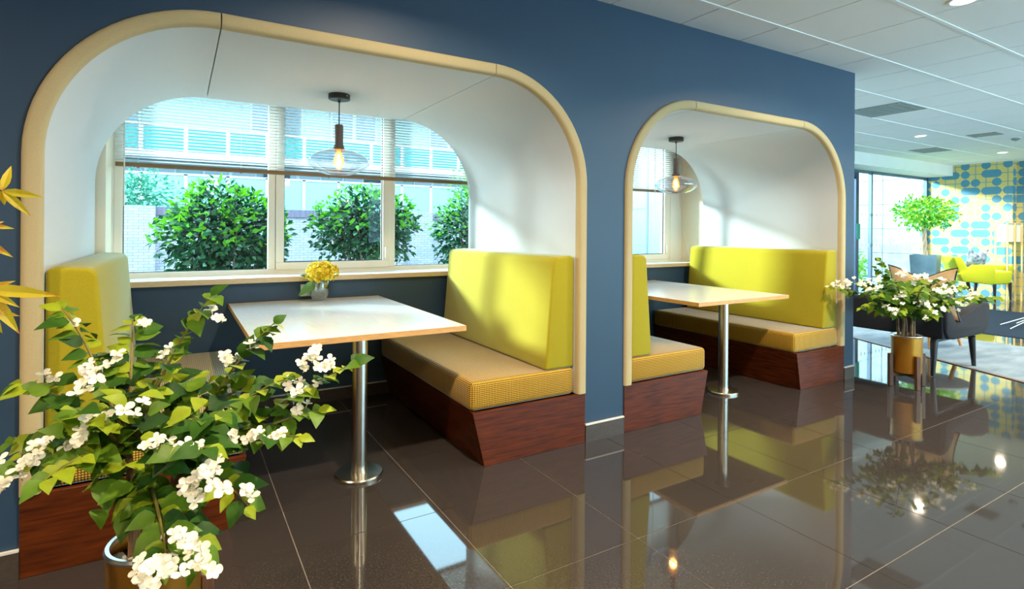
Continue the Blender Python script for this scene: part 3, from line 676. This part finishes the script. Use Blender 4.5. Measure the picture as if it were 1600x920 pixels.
# ------------------------------------------------------------------ maple reaching in from the left
M_maple = mat('maple_leaf', (220, 196, 40), .45, col2=(206, 120, 40), scale=35, trans=.35)
_r = [n for n in M_maple.node_tree.nodes if n.type == 'VALTORGB'][0]; _r.color_ramp.elements[0].position = .34; _r.color_ramp.elements[1].position = .46
mp = thing('potted_maple', 'maple with yellow leaves edged red, reaching in at the left edge', 'plant', (-.62, -1.16, 0))
MB().lathe([(0, 0), (.1, 0), (.125, .22), (.115, .22), (.1, .2), (0, .2)], (-.62, -1.16, 0), 28).build('pot', mat('grey_pot', (90, 94, 98), .6, noise=.08), mp, smooth=True)
tr = [Vector((-.62, -1.16, .18)), Vector((-.6, -1.18, .7)), Vector((-.56, -1.17, 1.1)), Vector((-.5, -1.2, 1.4))]
MB().tube(tr, [.014, .011, .008, .004], 8).build('trunk', M_trunk, mp, smooth=True)
def maple_leaf(c, px_lobes, D):
    mb = MB(); c0 = at(c[0], c[1], D)
    for (tx, ty) in px_lobes:
        t = at(tx, ty, D + .02); leaf_pts(mb, c0, t - c0, (CAM - c0 + Vector((0, 0, .3))).normalized(), min(.011, (t - c0).length * .125))
    mb.build('leaf', M_maple, mp)
    st = min(tr, key=lambda q: (q - c0).length); MB().tube(curve(st, c0, .02, 5), .0015, 5).build('twig', M_twig, mp)
maple_leaf((3, 298), [(18, 256), (64, 306), (48, 336), (8, 324), (-30, 280), (-25, 320)], 1.0)
maple_leaf((-18, 352), [(22, 356), (8, 345), (-20, 380), (-45, 340)], 1.02)
maple_leaf((-30, 375), [(20, 400), (-10, 400), (-50, 400)], .98)
maple_leaf((-25, 452), [(86, 458), (22, 438), (30, 478), (32, 520), (-10, 420)], .96)
maple_leaf((-20, 485), [(30, 492), (6, 522), (-10, 530)], 1.0)

# ------------------------------------------------------------------ lounge: bulkhead, glazing, door, rugs
struct(MB().box((WEND, 2.43, 2.39), (13.34, 2.9, CZ)).build('trim_3', M_white), 'white bulkhead above the lounge glazing')
M_alu = mat('grey_aluminium', (96, 116, 138), .4, metal=.4, noise=.04)
G = bpy.data.objects.new('window_3', None); COL.objects.link(G); G.location = (9, 2.9, 0); WL[G.name] = Vector(G.location); struct(G, 'floor to ceiling lounge glazing with grey mullions')
for x in (4.97, 7.4, 11.12, 13.31): box('mullion', (x - .025, 2.86, 0.0), (x + .025, 2.92, 2.39), M_alu, G)
box('bottom_track', (4.96, 2.86, 0), (13.34, 2.92, .05), M_alu, G); box('top_track', (4.96, 2.86, 2.34), (13.34, 2.92, 2.39), M_alu, G)
for a, b in ((4.99, 7.38), (7.42, 8.9), (10.62, 11.1), (11.14, 13.29)): box('pane', (a, 2.885, .05), (b, 2.895, 2.34), M_glass, G)
dm = MB()
for z in (.98, 1.55):
    x = 10.66
    while x < 13.0: dm.box((x, 2.880, z), (x + .03, 2.884, z + .05)); x += .13
dm.build('glass_markers', mat('frosted_marker', (200, 208, 214), .6, noise=.02), G)['kind'] = 'stuff'
dr = bpy.data.objects.new('door_1', None); COL.objects.link(dr); dr.location = (9.8, 2.87, 0); WL[dr.name] = Vector(dr.location); struct(dr, 'glazed grey metal door beside the blue wall')
MB().box((8.9, 2.84, 0), (8.98, 2.92, 2.34)).box((10.52, 2.84, 0), (10.62, 2.92, 2.34)).box((8.98, 2.84, 2.24), (10.52, 2.92, 2.34)).box((8.98, 2.84, 0), (10.52, 2.92, .1)).build('door_frame', mat('dark_door_frame', (52, 72, 98), .4, metal=.3, noise=.05), dr)
box('pane', (8.98, 2.88, .1), (10.52, 2.89, 2.24), M_glass, dr)
box('push_plate', (10.53, 2.825, 1.12), (10.64, 2.84, 1.40), mat('green_plate', (20, 128, 116), .5, noise=.05), dr)
ex = thing('exit_sign', 'green exit sign on the bulkhead beside the blue wall', 'sign', (9.2, 2.40, 2.42))
M_green = mat('exit_green', (16, 140, 96), .5, noise=.03)
box('sign_plate', (8.95, 2.405, 2.42), (9.62, 2.425, 2.585), M_green, ex)
MB().prism([(9.36, 2.50), (9.44, 2.55), (9.44, 2.52), (9.52, 2.52), (9.52, 2.48), (9.44, 2.48), (9.44, 2.45)], 'y', 2.402, 2.4045).build('arrow', M_white, ex)

def flat_poly(name, pts, z, M, th=.008):
    return MB().prism([(p[0], p[1]) for p in pts], 'z', z, z + th).build(name, M)
M_rug1 = mat('pale_blue_rug', (140, 156, 168), .95, col2=(112, 130, 144), scale=3, bump=.4, bscale=200, spec=.1, stretch=(1, 3, 1))
M_rug2 = mat('navy_rug', (34, 46, 60), .95, noise=.12, scale=8, bump=.4, bscale=200, spec=.05)
e0 = Vector((6.83, .969)); e1 = Vector((6.048, -.802)); dv = (e1 - e0).normalized()
rg = flat_poly('rug', [e0 - dv * 1.3, e1 + dv * 2.2, Vector((7.88, -2.6)), Vector((7.9, 1.9))], .0005, M_rug1); tag(rg, 'pale blue-grey rug under the dark sofa', 'rug')
rg2 = flat_poly('rug', [(8.55, -2.6), (11.3, -2.6), (11.3, 2.2), (8.55, 2.2)], .0005, M_rug2); tag(rg2, 'dark navy rug beyond the pale rug', 'rug')
ts = MB(); q0 = e0 - dv * 1.3; q1 = e1 + dv * 2.2; nv = Vector((dv.y, -dv.x))
if nv.x > 0: nv = -nv
ts.prism([q0, q1, q1 + nv * .03, q0 + nv * .03], 'z', .0005, .007); struct(ts.build('trim_4', M_bronze), 'bronze floor strip along the rug edge')

# dark sofa seen from behind
M_char = mat('charcoal_felt', (24, 23, 29), .9, noise=.1, scale=120, bump=.2, bscale=300, sheen=.0)
M_ebony = mat('ebony_wood', (34, 32, 36), .4, noise=.15, scale=20)
sf = thing('lounge_sofa', 'charcoal bucket sofa on black legs behind the potted plant', 'sofa', (5.95, .45, 0))
MB().box((5.56, -.40, .33), (6.36, 1.55, .47)).build('seat', M_char, sf, bevel=.05, seg=4)
MB().prism([(5.52, .34), (5.50, .62), (5.515, .645), (5.60, .645), (5.66, .45), (5.66, .34)], 'y', -.43, 1.58).build('backrest', M_char, sf, bevel=.04, seg=4)
armp = [(5.53, .40), (5.52, .60), (5.58, .615), (5.66, .545), (5.73, .468), (5.80, .50), (6.05, .57), (6.28, .61), (6.39, .605), (6.415, .57), (6.415, .45), (6.38, .375), (6.28, .325), (5.7, .325), (5.58, .34)]
for y in (-.455, 1.52): MB().prism(armp, 'y', y, y + .085).build('arm', M_char, sf, bevel=.02, seg=3)
for x, y, dx in ((5.60, -.34, -.03), (6.26, -.36, .08), (5.60, 1.46, -.03), (6.26, 1.46, .08)):
    MB().tube([(x + .08, y, .33), (x, y, .325), (x + dx * .35, y, .29), (x + dx, y, 0.008)], [.024, .032, .03, .017], 10).build('leg', M_ebony, sf, smooth=True)
for y in (-.35, 1.46): MB().box((5.6, y - .02, .3), (6.28, y + .02, .335)).build('leg_rail', M_ebony, sf, bevel=.008, seg=2)
def pillow(lab, c, w_, h_, t, ang, tilt, M, Mp, grp=None):
    root = thing('cushion', lab, 'cushion', c); n = 14; mb = MB(); vs = []; fs = []
    for side in (1, -1):
        for i in range(n + 1):
            for j in range(n + 1):
                u = i / n * 2 - 1; v = j / n * 2 - 1
                pin = 1 - .13 * (1 - u * u) * (abs(v) ** 2); pin2 = 1 - .13 * (1 - v * v) * (abs(u) ** 2)
                th = t * .5 * ((1 - u * u) * (1 - v * v)) ** .45
                dent = -.16 * h_ * math.exp(-(u / .5) ** 2) * max(0, v) ** 1.5
                vs.append((u * w_ / 2 * pin2, side * th, v * h_ / 2 * pin + dent))
    N1 = (n + 1) ** 2
    for s_ in (0, 1):
        for i in range(n):
            for j in range(n):
                a = s_ * N1 + i * (n + 1) + j; q = (a, a + 1, a + n + 2, a + n + 1); fs.append(q if s_ else q[::-1])
    E = Euler((tilt, 0, ang)).to_matrix(); C = Vector(c) + Vector((0, 0, h_ / 2))
    mb.add([E @ Vector(p) + C for p in vs], fs); mb.build('cover', M, root, smooth=True, ang=180)
    pp = [vs[i * (n + 1)] for i in range(n + 1)] + [vs[n * (n + 1) + j] for j in range(1, n + 1)] + [vs[i * (n + 1) + n] for i in range(n - 1, -1, -1)] + [vs[j] for j in range(n - 1, -1, -1)]
    MB().tube([E @ Vector(p) + C for p in pp], .006, 6).build('piping', Mp, root, smooth=True)
pillow('tan cushion with dark piping propped on the dark sofa', (5.72, -.20, .475), .54, .47, .16, math.radians(90), math.radians(-8), mat('tan_velvet', (216, 172, 124), .8, noise=.06, scale=30, sheen=.4), M_ebony)

# wooden coffee table mostly hidden by the sofa
M_oak = mat('warm_oak', (196, 132, 70), .5, noise=.12, scale=12, stretch=(1, 1, .3))
tb = thing('coffee_table', 'round grey-topped coffee table on oak legs, mostly hidden behind the dark sofa', 'table', (7.12, .30, 0))
MB().lathe([(0, .365), (.34, .365), (.36, .375), (.36, .39), (.34, .4), (0, .4)], (7.12, .30, 0), 36).build('table_top', mat('grey_table_top', (150, 150, 150), .4, noise=.04), tb, smooth=True, ang=40)
for q in range(3):
    a = -.7 + q * 2.094; MB().tube([(7.12 + .2 * math.cos(a), .30 + .2 * math.sin(a), .366), (7.12 + .3 * math.cos(a), .30 + .3 * math.sin(a), .0095)], [.026, .014], 10).build('leg', M_oak, tb, smooth=True)

# chartreuse armchair in profile near the patterned wall
M_limech = mat('lime_armchair_wool', (196, 196, 28), .9, noise=.08, scale=200, bump=.2, bscale=400, sheen=.2)
def px_prism(mb, pts, D, th):
    """profile seen in the picture at depth D, given real thickness th away from the viewer"""
    n = len(pts); dr_ = Vector((fw.x * .8 + .2, fw.y * .8, 0)).normalized() * th
    f = [at(x, y, D) for x, y in pts]; b = [p + dr_ for p in f]
    mb.add(f + b, [tuple(range(n))[::-1], tuple(range(n, 2 * n))] + [(i, (i + 1) % n, n + (i + 1) % n, n + i) for i in range(n)]); return mb
AD = 9.78; c0 = at(1540, 455, AD)
ac = thing('armchair', 'lime green armchair on dark legs in front of the patterned wall', 'armchair', (c0.x, c0.y, 0))
px_prism(MB(), [(1499, 429), (1505, 440), (1550, 445), (1554, 443), (1556, 424), (1555, 416), (1549, 414), (1522, 414), (1512, 423), (1503, 425)], AD, .10).build('arm', M_limech, ac, bevel=.02, seg=3)
px_prism(MB(), [(1489, 401), (1503, 402), (1514, 421), (1513, 426), (1500, 428)], AD + .04, .44).build('backrest', M_limech, ac, bevel=.02, seg=3)
px_prism(MB(), [(1503, 428), (1506, 440), (1550, 445), (1579, 443), (1583, 424), (1552, 425), (1512, 426)], AD + .07, .42).build('seat', M_limech, ac, bevel=.02, seg=3)
px_prism(MB(), [(1548, 414), (1549, 428), (1560, 445), (1580, 444), (1585, 417), (1583, 415)], AD + .46, .08).build('arm', M_limech, ac, bevel=.02, seg=3)
for x, d, lx in ((1512, .12, 1520), (1554, .1, 1554), (1525, .45, 1522), (1578, .42, 1579)):
    p = at(x, 441, AD + d); q = at(lx, 460, AD + d); q.z = .004
    MB().tube([p, q], [.03, .016], 8).build('leg', M_ebony, ac, smooth=True)
M_swirl = mat('blue_swirl_fabric', (196, 208, 220), .8, col2=(60, 86, 122), scale=18, sheen=.3)
pc = at(1526, 415, AD + .25)
pillow('blue and white patterned cushion on the lime armchair', (pc.x, pc.y, pc.z - .04), .40, .34, .14, math.radians(-25), math.radians(14), M_swirl, M_swirl)

# side table with white wire base beside the armchair and a second one at the right edge
def wire_table(lab, c, h, r0):
    t = thing('wire_table', lab, 'side table', (c[0], c[1], 0), 'white wire side tables'); M = MATS['ceiling_grid_white']
    MB().lathe([(0, h - .02), (r0, h - .02), (r0, h), (0, h)], (c[0], c[1], 0), 32).build('table_top', M_white, t)
    for q in range(8):
        a = q * math.pi / 4 + .2
        MB().tube([(c[0] + r0 * .8 * math.cos(a), c[1] + r0 * .8 * math.sin(a), h - .02), (c[0] + r0 * .25 * math.cos(a), c[1] + r0 * .25 * math.sin(a), h * .45), (c[0] + .46 * math.cos(a), c[1] + .46 * math.sin(a), .012)], .0045, 6).build('wire_leg', M, t)
wire_table('white wire table at the right edge, its foot on the navy rug', (9.60, -.0), .5, .15)

# ficus in a square planter
FD = 9.9; fc = at(1446, 398, FD)
pl = thing('square_planter', 'tall grey square planter near the lounge glazing', 'planter', (fc.x, fc.y, 0))
hw = .20; M_plant = mat('slate_planter', (98, 122, 134), .35, col2=(70, 94, 108), scale=4, spec=.6)
vs = []
for z, k_ in ((0.001, .8), (fc.z, 1.0), (fc.z, .9), (fc.z - .06, .88)):
    vs += [(fc.x + sx * hw * k_, fc.y + sy * hw * k_, z) for sx, sy in ((-1, -1), (1, -1), (1, 1), (-1, 1))]
fs = [(3, 2, 1, 0)] + [(a * 4 + j, a * 4 + (j + 1) % 4, a * 4 + 4 + (j + 1) % 4, a * 4 + 4 + j) for a in range(3) for j in range(4)] + [(12, 13, 14, 15)]
mb = MB().add(vs, fs); rot_build(mb, math.radians(12), (fc.x, fc.y)); mb.build('planter_body', M_plant, pl)
fk = thing('ficus_tree', 'green ficus tree with braided trunk in the square planter', 'plant', (fc.x, fc.y, fc.z - .06))
ft = at(1443, 345, FD); 
for q in range(3):
    pts = [];
    for i in range(15):
        t = i / 14; a = q * 2.094 + t * 8; p = Vector((fc.x, fc.y, fc.z - .05)).lerp(ft, t); pts.append(p + Vector((.022 * math.cos(a), .022 * math.sin(a), 0)))
    MB().tube(pts, .017, 7).build('trunk', mat('pale_bark', (220, 196, 164), .8, noise=.15, scale=40), fk, smooth=True)
def cloud(center, rad, n, L, W, seed, shell=.55, up_=.3, clip=-2):
    r = random.Random(seed); mb = MB()
    for i in range(n):
        d = Vector((r.gauss(0, 1), r.gauss(0, 1), r.gauss(0, 1))).normalized()
        if d.z < clip: continue
        k_ = r.uniform(shell, 1.0) * (1 + .16 * math.sin(5 * d.x + 3 * d.z + seed) * math.cos(4 * d.y + seed)); p = Vector(center) + Vector((d.x * rad[0], d.y * rad[1], d.z * rad[2])) * k_
        ax = (d + Vector((r.uniform(-1, 1), r.uniform(-1, 1), r.uniform(-.6, .5)))).normalized(); n_ = (d + Vector((0, 0, up_)) + Vector((r.uniform(-.6, .6),) * 1 + (r.uniform(-.6, .6), 0))).normalized()
        s = ax.cross(n_)
        if s.length < .1: continue
        s = s.normalized() * W * r.uniform(.7, 1.2); nn = s.cross(ax).normalized(); l = L * r.uniform(.7, 1.25)
        mb.add([p, p + ax * l * .45 + s + nn * W * .3, p + ax * l - nn * l * .12, p + ax * l * .45 - s + nn * W * .3], [(0, 1, 2), (0, 2, 3)])
    return mb
M_fic = [mat('ficus_leaf', (110, 196, 50), .4, col2=(70, 166, 60), scale=9, trans=.45), mat('ficus_leaf_light', (176, 222, 70), .4, noise=.1, trans=.45)]
fcen = at(1445, 332, FD)
for k_, (n, M) in enumerate(((800, M_fic[0]), (520, M_fic[1]))): cloud(fcen, (.56, .5, .30), n, .075, .022, 20 + k_, .35).build('foliage', M, fk)['kind'] = 'stuff'
for q in range(7):
    a = q * .9; MB().tube([ft, ft + Vector((.2 * math.cos(a), .2 * math.sin(a), .1)), fcen + Vector((.42 * math.cos(a), .38 * math.sin(a), .06 * (q % 3 - 1)))], [.012, .008, .003], 5).build('branch', MATS['pale_bark'], fk)

# wooden floor lamp with white shade at the right edge
M_lampw = mat('lamp_ash', (226, 186, 120), .5, noise=.1, scale=14, stretch=(1, 1, .2))
LD = 10.2; lc = at(1586, 400, LD); 
fl = thing('floor_lamp', 'tall ash framed floor lamp with white shade at the right edge', 'lamp', (lc.x, lc.y, 0))
zt = at(1586, 349, LD).z; zs = at(1586, 378, LD).z
u = Vector((rt.x, rt.y, 0))
for a in (-.142, .0, .13):
    c_ = Vector((lc.x, lc.y, 0)) + u * a; MB().box((c_.x - .012, c_.y - .012, 0), (c_.x + .012, c_.y + .012, zt)).build('upright', M_lampw, fl)
for a in (-.142, .13):
    c_ = Vector((lc.x, lc.y, 0)) + u * a + Vector((fw.x, fw.y, 0)) * .25; MB().box((c_.x - .012, c_.y - .012, 0), (c_.x + .012, c_.y + .012, zt)).build('upright', M_lampw, fl)
a_, b_ = Vector((lc.x, lc.y, zt)) - u * .155, Vector((lc.x, lc.y, zt)) + u * .145
MB().tube([a_, b_], .013, 4).build('top_rail', M_lampw, fl)
sc_ = Vector((lc.x, lc.y, 0)) + u * .0 + Vector((fw.x, fw.y, 0)) * .12
rot_build(MB().box((sc_.x - .15, sc_.y - .1, zs), (sc_.x + .14, sc_.y + .1, zt - .02)), -YAW, (sc_.x, sc_.y)).build('lamp_shade', mat('linen_shade', (246, 238, 226), .8, noise=.02, trans=.3), fl)

# ------------------------------------------------------------------ ceiling fittings
def downlight(x, y, lab):
    t = thing('downlight', lab, 'downlight', (x, y, CZ), 'recessed ceiling downlights')
    MB().lathe([(.075, -.001), (.078, -.006), (.062, -.008), (.058, -.002)], (x, y, CZ), 28, closed=True).build('trim_ring', M_cbar, t, smooth=True)
    MB().lathe([(0, -.0045), (.06, -.0045), (.06, -.002), (0, -.002)], (x, y, CZ), 24).build('lens', emit('downlight_lens', (255, 236, 205), 14.0), t)
    ld = bpy.data.lights.new('downlight_beam', 'AREA'); ld.shape = 'DISK'; ld.size = .11; ld.energy = DOWNLIGHT_W; ld.color = (1, .80, .56); ld.spread = math.radians(150)
    o = bpy.data.objects.new('downlight_beam', ld); COL.objects.link(o); o.parent = t; o.location = (0, 0, -.012)
downlight(8.89, 1.15, 'recessed downlight in the lounge ceiling, nearest the blue wall')
downlight(11.82, 1.17, 'recessed downlight right above the patterned wall')
downlight(3.92, -1.135, 'recessed downlight cut by the top edge of the picture')
HID = 'recessed downlight out of view over the walkway'
for x in (-2.0, .95, 6.9, 9.9):
    downlight(x, -1.135, HID)
for y in (-3.4,):
    for x in (-2.0, .95, 3.92, 6.9, 9.9): downlight(x, y, HID)
M_vent = mat('grey_vent', (140, 146, 142), .6, noise=.04)
def vent(lab, x0, x1, y0, y1):
    t = thing('ceiling_vent', lab, 'vent', ((x0 + x1) / 2, (y0 + y1) / 2, CZ), 'grey lay-in ceiling vents')
    box('face', (x0, y0, CZ - .004), (x1, y1, CZ - .0005), M_vent, t)
    n = 6
    for i in range(n): yy = y0 + (y1 - y0) * (i + .5) / n; box('slat', (x0 + .02, yy - .012, CZ - .009), (x1 - .02, yy + .004, CZ - .004), M_vent, t)
vent('large grey ceiling vent just right of the blue wall', 6.42, 7.0, .30, .87)
vent('grey ceiling vent in front of the white bulkhead', 10.3, 10.86, 1.50, 1.92)
vent('slim grey ceiling vent beside the smoke sensor', 9.36, 9.66, .47, .80)
t = thing('air_diffuser', 'white framed linear air slot in the ceiling at the right edge', 'vent', (9.9, .15, CZ))
for y in (.10, .2): box('slot', (9.5, y - .015, CZ - .006), (10.3, y + .015, CZ - .001), M_cgap, t)
t = thing('smoke_sensor', 'small round grey sensor on the ceiling at the right edge', 'sensor', (10.2, .51, CZ))
MB().lathe([(.05, 0), (.055, -.015), (.04, -.03), (.018, -.04), (0, -.045)], (10.2, .51, CZ), 20).build('housing', M_vent, t, smooth=True)
MB().lathe([(.06, 0), (.065, -.004), (.05, -.006)], (10.2, .51, CZ), 20).build('base_ring', M_cbar, t)

# ------------------------------------------------------------------ outdoors
M_ground = mat('pale_gravel', (130, 132, 128), .95, noise=.15, scale=6)
gr = box('ground', (-60, 1.96, -.4), (60, 70, -.15), M_ground); tag(gr, 'pale gravel ground outside the windows', 'ground', kind='stuff')
gw = thing('garden_wall', 'pale brick garden wall with piers outside the window', 'wall', (2, 7, -.15))
box('brick_face', (-9, 7.0, -.15), (10, 7.2, 1.42), M_brick, gw)
M_cope = mat('soldier_bricks', (134, 120, 138), .85, col2=(100, 88, 108), scale=40, stretch=(1, 1, .05))
box('coping', (-.3, 6.97, 1.42), (10, 7.23, 1.54), M_cope, gw)
for x in (-.72, 3.55): box('pier', (x, 6.88, -.15), (x + .42, 7.0, 1.55), M_brick, gw)
for x in (-5,): box('pier', (x, 6.88, -.15), (x + .42, 7.0, 1.55), M_brick, gw)
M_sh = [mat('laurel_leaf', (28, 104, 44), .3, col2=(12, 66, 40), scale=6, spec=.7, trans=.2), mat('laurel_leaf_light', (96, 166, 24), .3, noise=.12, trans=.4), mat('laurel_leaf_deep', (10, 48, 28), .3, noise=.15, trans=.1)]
def shrub(lab, c, rad, n, seed, L=.085, W=.024, base=-.15):
    root = thing('laurel_shrub', lab, 'shrub', (c[0], c[1], base), 'laurel shrubs outside')
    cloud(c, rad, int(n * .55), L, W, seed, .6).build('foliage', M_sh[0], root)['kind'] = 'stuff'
    cloud((c[0], c[1], c[2] + .05), rad, int(n * .25), L, W, seed + 1, .85, clip=-.1).build('foliage', M_sh[1], root)['kind'] = 'stuff'  # brighter leaf copy on the upper shell paints in the backlight
    cloud(c, (rad[0] * .85, rad[1] * .85, rad[2] * .85), int(n * .4), L, W * 1.2, seed + 2, .1).build('foliage', M_sh[2], root)['kind'] = 'stuff'  # darker leaf copy inside the crown paints in its shade
    r = random.Random(seed)
    for q in range(9):
        a = q * .7; e = Vector(c) + Vector((rad[0] * .6 * math.cos(a), rad[1] * .6 * math.sin(a), rad[2] * r.uniform(-.3, .4)))
        MB().tube([(c[0] + .04 * math.cos(a), c[1] + .04 * math.sin(a), base), Vector((c[0], c[1], base)).lerp(e, .45), e], [.02, .014, .006], 5).build('stem', M_trunk, root)
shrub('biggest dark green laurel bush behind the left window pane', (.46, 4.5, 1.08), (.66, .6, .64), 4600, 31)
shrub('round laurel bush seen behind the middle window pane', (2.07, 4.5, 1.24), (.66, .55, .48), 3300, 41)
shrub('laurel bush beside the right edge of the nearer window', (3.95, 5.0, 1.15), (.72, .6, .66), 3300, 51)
lt = thing('garden_tree', 'loose blue-green tree above the brick wall at the window left', 'tree', (-1.0, 8.6, -.15))
MB().tube([(-.95, 8.6, -.15), (-.9, 8.6, 1.2), (-.8, 8.6, 1.9)], [.06, .05, .02], 7).build('trunk', M_trunk, lt)
M_bl = mat('bluegreen_leaf', (80, 158, 120), .5, col2=(40, 116, 80), scale=4, trans=.3)
cloud((-.75, 8.6, 1.75), (.85, .6, .55), 1400, .09, .022, 61, .25).build('foliage', M_bl, lt)['kind'] = 'stuff'
rtx = thing('garden_tree', 'green tree beyond the wall at the window right edge', 'tree', (6.4, 10, -.15))
MB().tube([(6.4, 10, -.15), (6.4, 10, 1.5), (6.3, 10, 2.4)], [.08, .07, .03], 7).build('trunk', M_trunk, rtx)
cloud((6.9, 10, 2.3), (1.2, .9, .95), 1700, .13, .03, 71, .25).build('foliage', mat('garden_leaf', (120, 170, 70), .5, col2=(80, 130, 60), scale=4, trans=.3), rtx)['kind'] = 'stuff'

# apartment block opposite
bd = thing('apartment_block', 'pale apartment block with turquoise balcony panels seen through the blind', 'building', (2, 16, -.15))
M_render = mat('pale_render', (150, 170, 174), .9, noise=.03, scale=2); M_slab = mat('white_slab', (192, 200, 204), .8, noise=.02); M_teal = mat('turquoise_panel', (0, 122, 126), .5, noise=.05, scale=2)
M_pale = mat('pale_aqua_panel', (136, 184, 190), .6, noise=.03, scale=2); M_pane = mat('far_window_glass', (70, 94, 110), .12, noise=.1, scale=1, spec=.8); M_fargrey = mat('far_grey', (60, 70, 78), .7, noise=.1)
box('wall', (-14, 16.9, -.15), (11, 18.5, 6.2), M_render, bd)
box('roof_slab', (-14, 15.8, 5.55), (11, 18.6, 5.75), M_slab, bd)
for z, M in ((3.45, M_teal), (1.72, M_pale)):
    box('balcony_slab', (-14, 15.9, z - .22), (11, 16.9, z - .04), M_slab, bd)
    x = -13.9; hgt = .62 if z > 3 else 1.0
    while x < 10.9:
        box('balcony_panel', (x + .06, 15.95, z), (x + 1.02, 15.98, z + hgt), M, bd)
        box('balcony_post', (x - .05, 15.93, z - .06), (x + .05, 16.0, z + hgt + .06), M_slab, bd); x += 1.08
    box('handrail', (-14, 15.93, z + hgt + .02), (11, 16.0, z + hgt + .08), M_slab, bd)
def far_window(x0, x1, z0, z1, nm=2):
    f = MB().box((x0, 16.84, z0), (x1, 16.9, z1)).build('window', M_slab, bd); w1 = (x1 - x0) / nm
    for i in range(nm): box('pane', (x0 + w1 * i + .06, 16.82, z0 + .07), (x0 + w1 * (i + 1) - .06, 16.85, z1 - .07), M_pane, f)
for x in (-12, -8.5, -5, -1.6, .6, 2.6, 4.8, 7.4): far_window(x, x + 1.5, 2.35, 3.12)
for x in (-11, -6.5, -2.6, 1.9, 4.4, 8.0): far_window(x, x + 1.6, 4.25, 5.35)
for x in (-3, 3.2, 5.2, 8): far_window(x, x + 1.4, .6, 1.42)
for x in (2.3, 5.55): box('louvre_grille', (x, 16.8, 2.3), (x + .8, 16.84, 3.0), M_fargrey, bd)
nb = thing('notice_board', 'white notice board on the aqua balcony behind the laurel bush', 'sign', (.78, 15.9, 2.0))
q0 = at(319, 273, 17.0); 
NX, NZ = .62, 2.32
box('board', (NX, 15.90, NZ - .1), (NX + .36, 15.92, NZ + .38), M_slab, nb)
for z, a, b in ((NZ + .27, .12, .2), (NZ + .27, .22, .27), (NZ + .17, .03, .3), (NZ + .1, .05, .26), (NZ + .02, .05, .28)): box('print_line', (NX + a, 15.893, z), (NX + b, 15.90, z + (.06 if z > NZ + .2 else .012)), mat('print_blue', (70, 96, 150), .7, noise=.05), nb)

# white clad wing beyond the lounge glazing
M_clad = mat('white_cladding', (176, 182, 188), .5, noise=.01, scale=1)
cw = thing('clad_building', 'white panelled building wing outside the lounge glazing', 'building', (18.6, 8, -.15))
box('backing', (18.65, 3.2, -.15), (19, 18, 5.5), M_fargrey, cw)
pm = MB().box((0, -1.49, -.365), (.05, 1.49, .365)).mesh('cladding_panel'); pm.materials.append(M_clad)
for i in range(5):
    for j in range(7): place('cladding_panel', pm, cw, (18.6, 4.7 + 3 * i, .25 + .745 * j))
sb = thing('low_bush', 'bright green low bush outside the door by the blue wall', 'shrub', (13.6, 4.6, -.15))
MB().tube([(13.6, 4.6, -.15), (13.6, 4.6, .5)], .02, 6).build('stem', M_trunk, sb)
cloud((13.6, 4.6, .45), (.42, .4, .42), 700, .09, .025, 81, .4).build('foliage', M_sh[1], sb)['kind'] = 'stuff'
dt = thing('slim_tree', 'slim tree outside the door frame beside the blue wall', 'tree', (14.4, 5.6, -.15))
MB().tube([(14.4, 5.6, -.15), (14.4, 5.6, 2.4)], .04, 6).build('trunk', M_trunk, dt)
cloud((14.4, 5.6, 2.1), (.3, .3, .9), 600, .1, .03, 91, .2).build('foliage', MATS['garden_leaf'], dt)['kind'] = 'stuff'
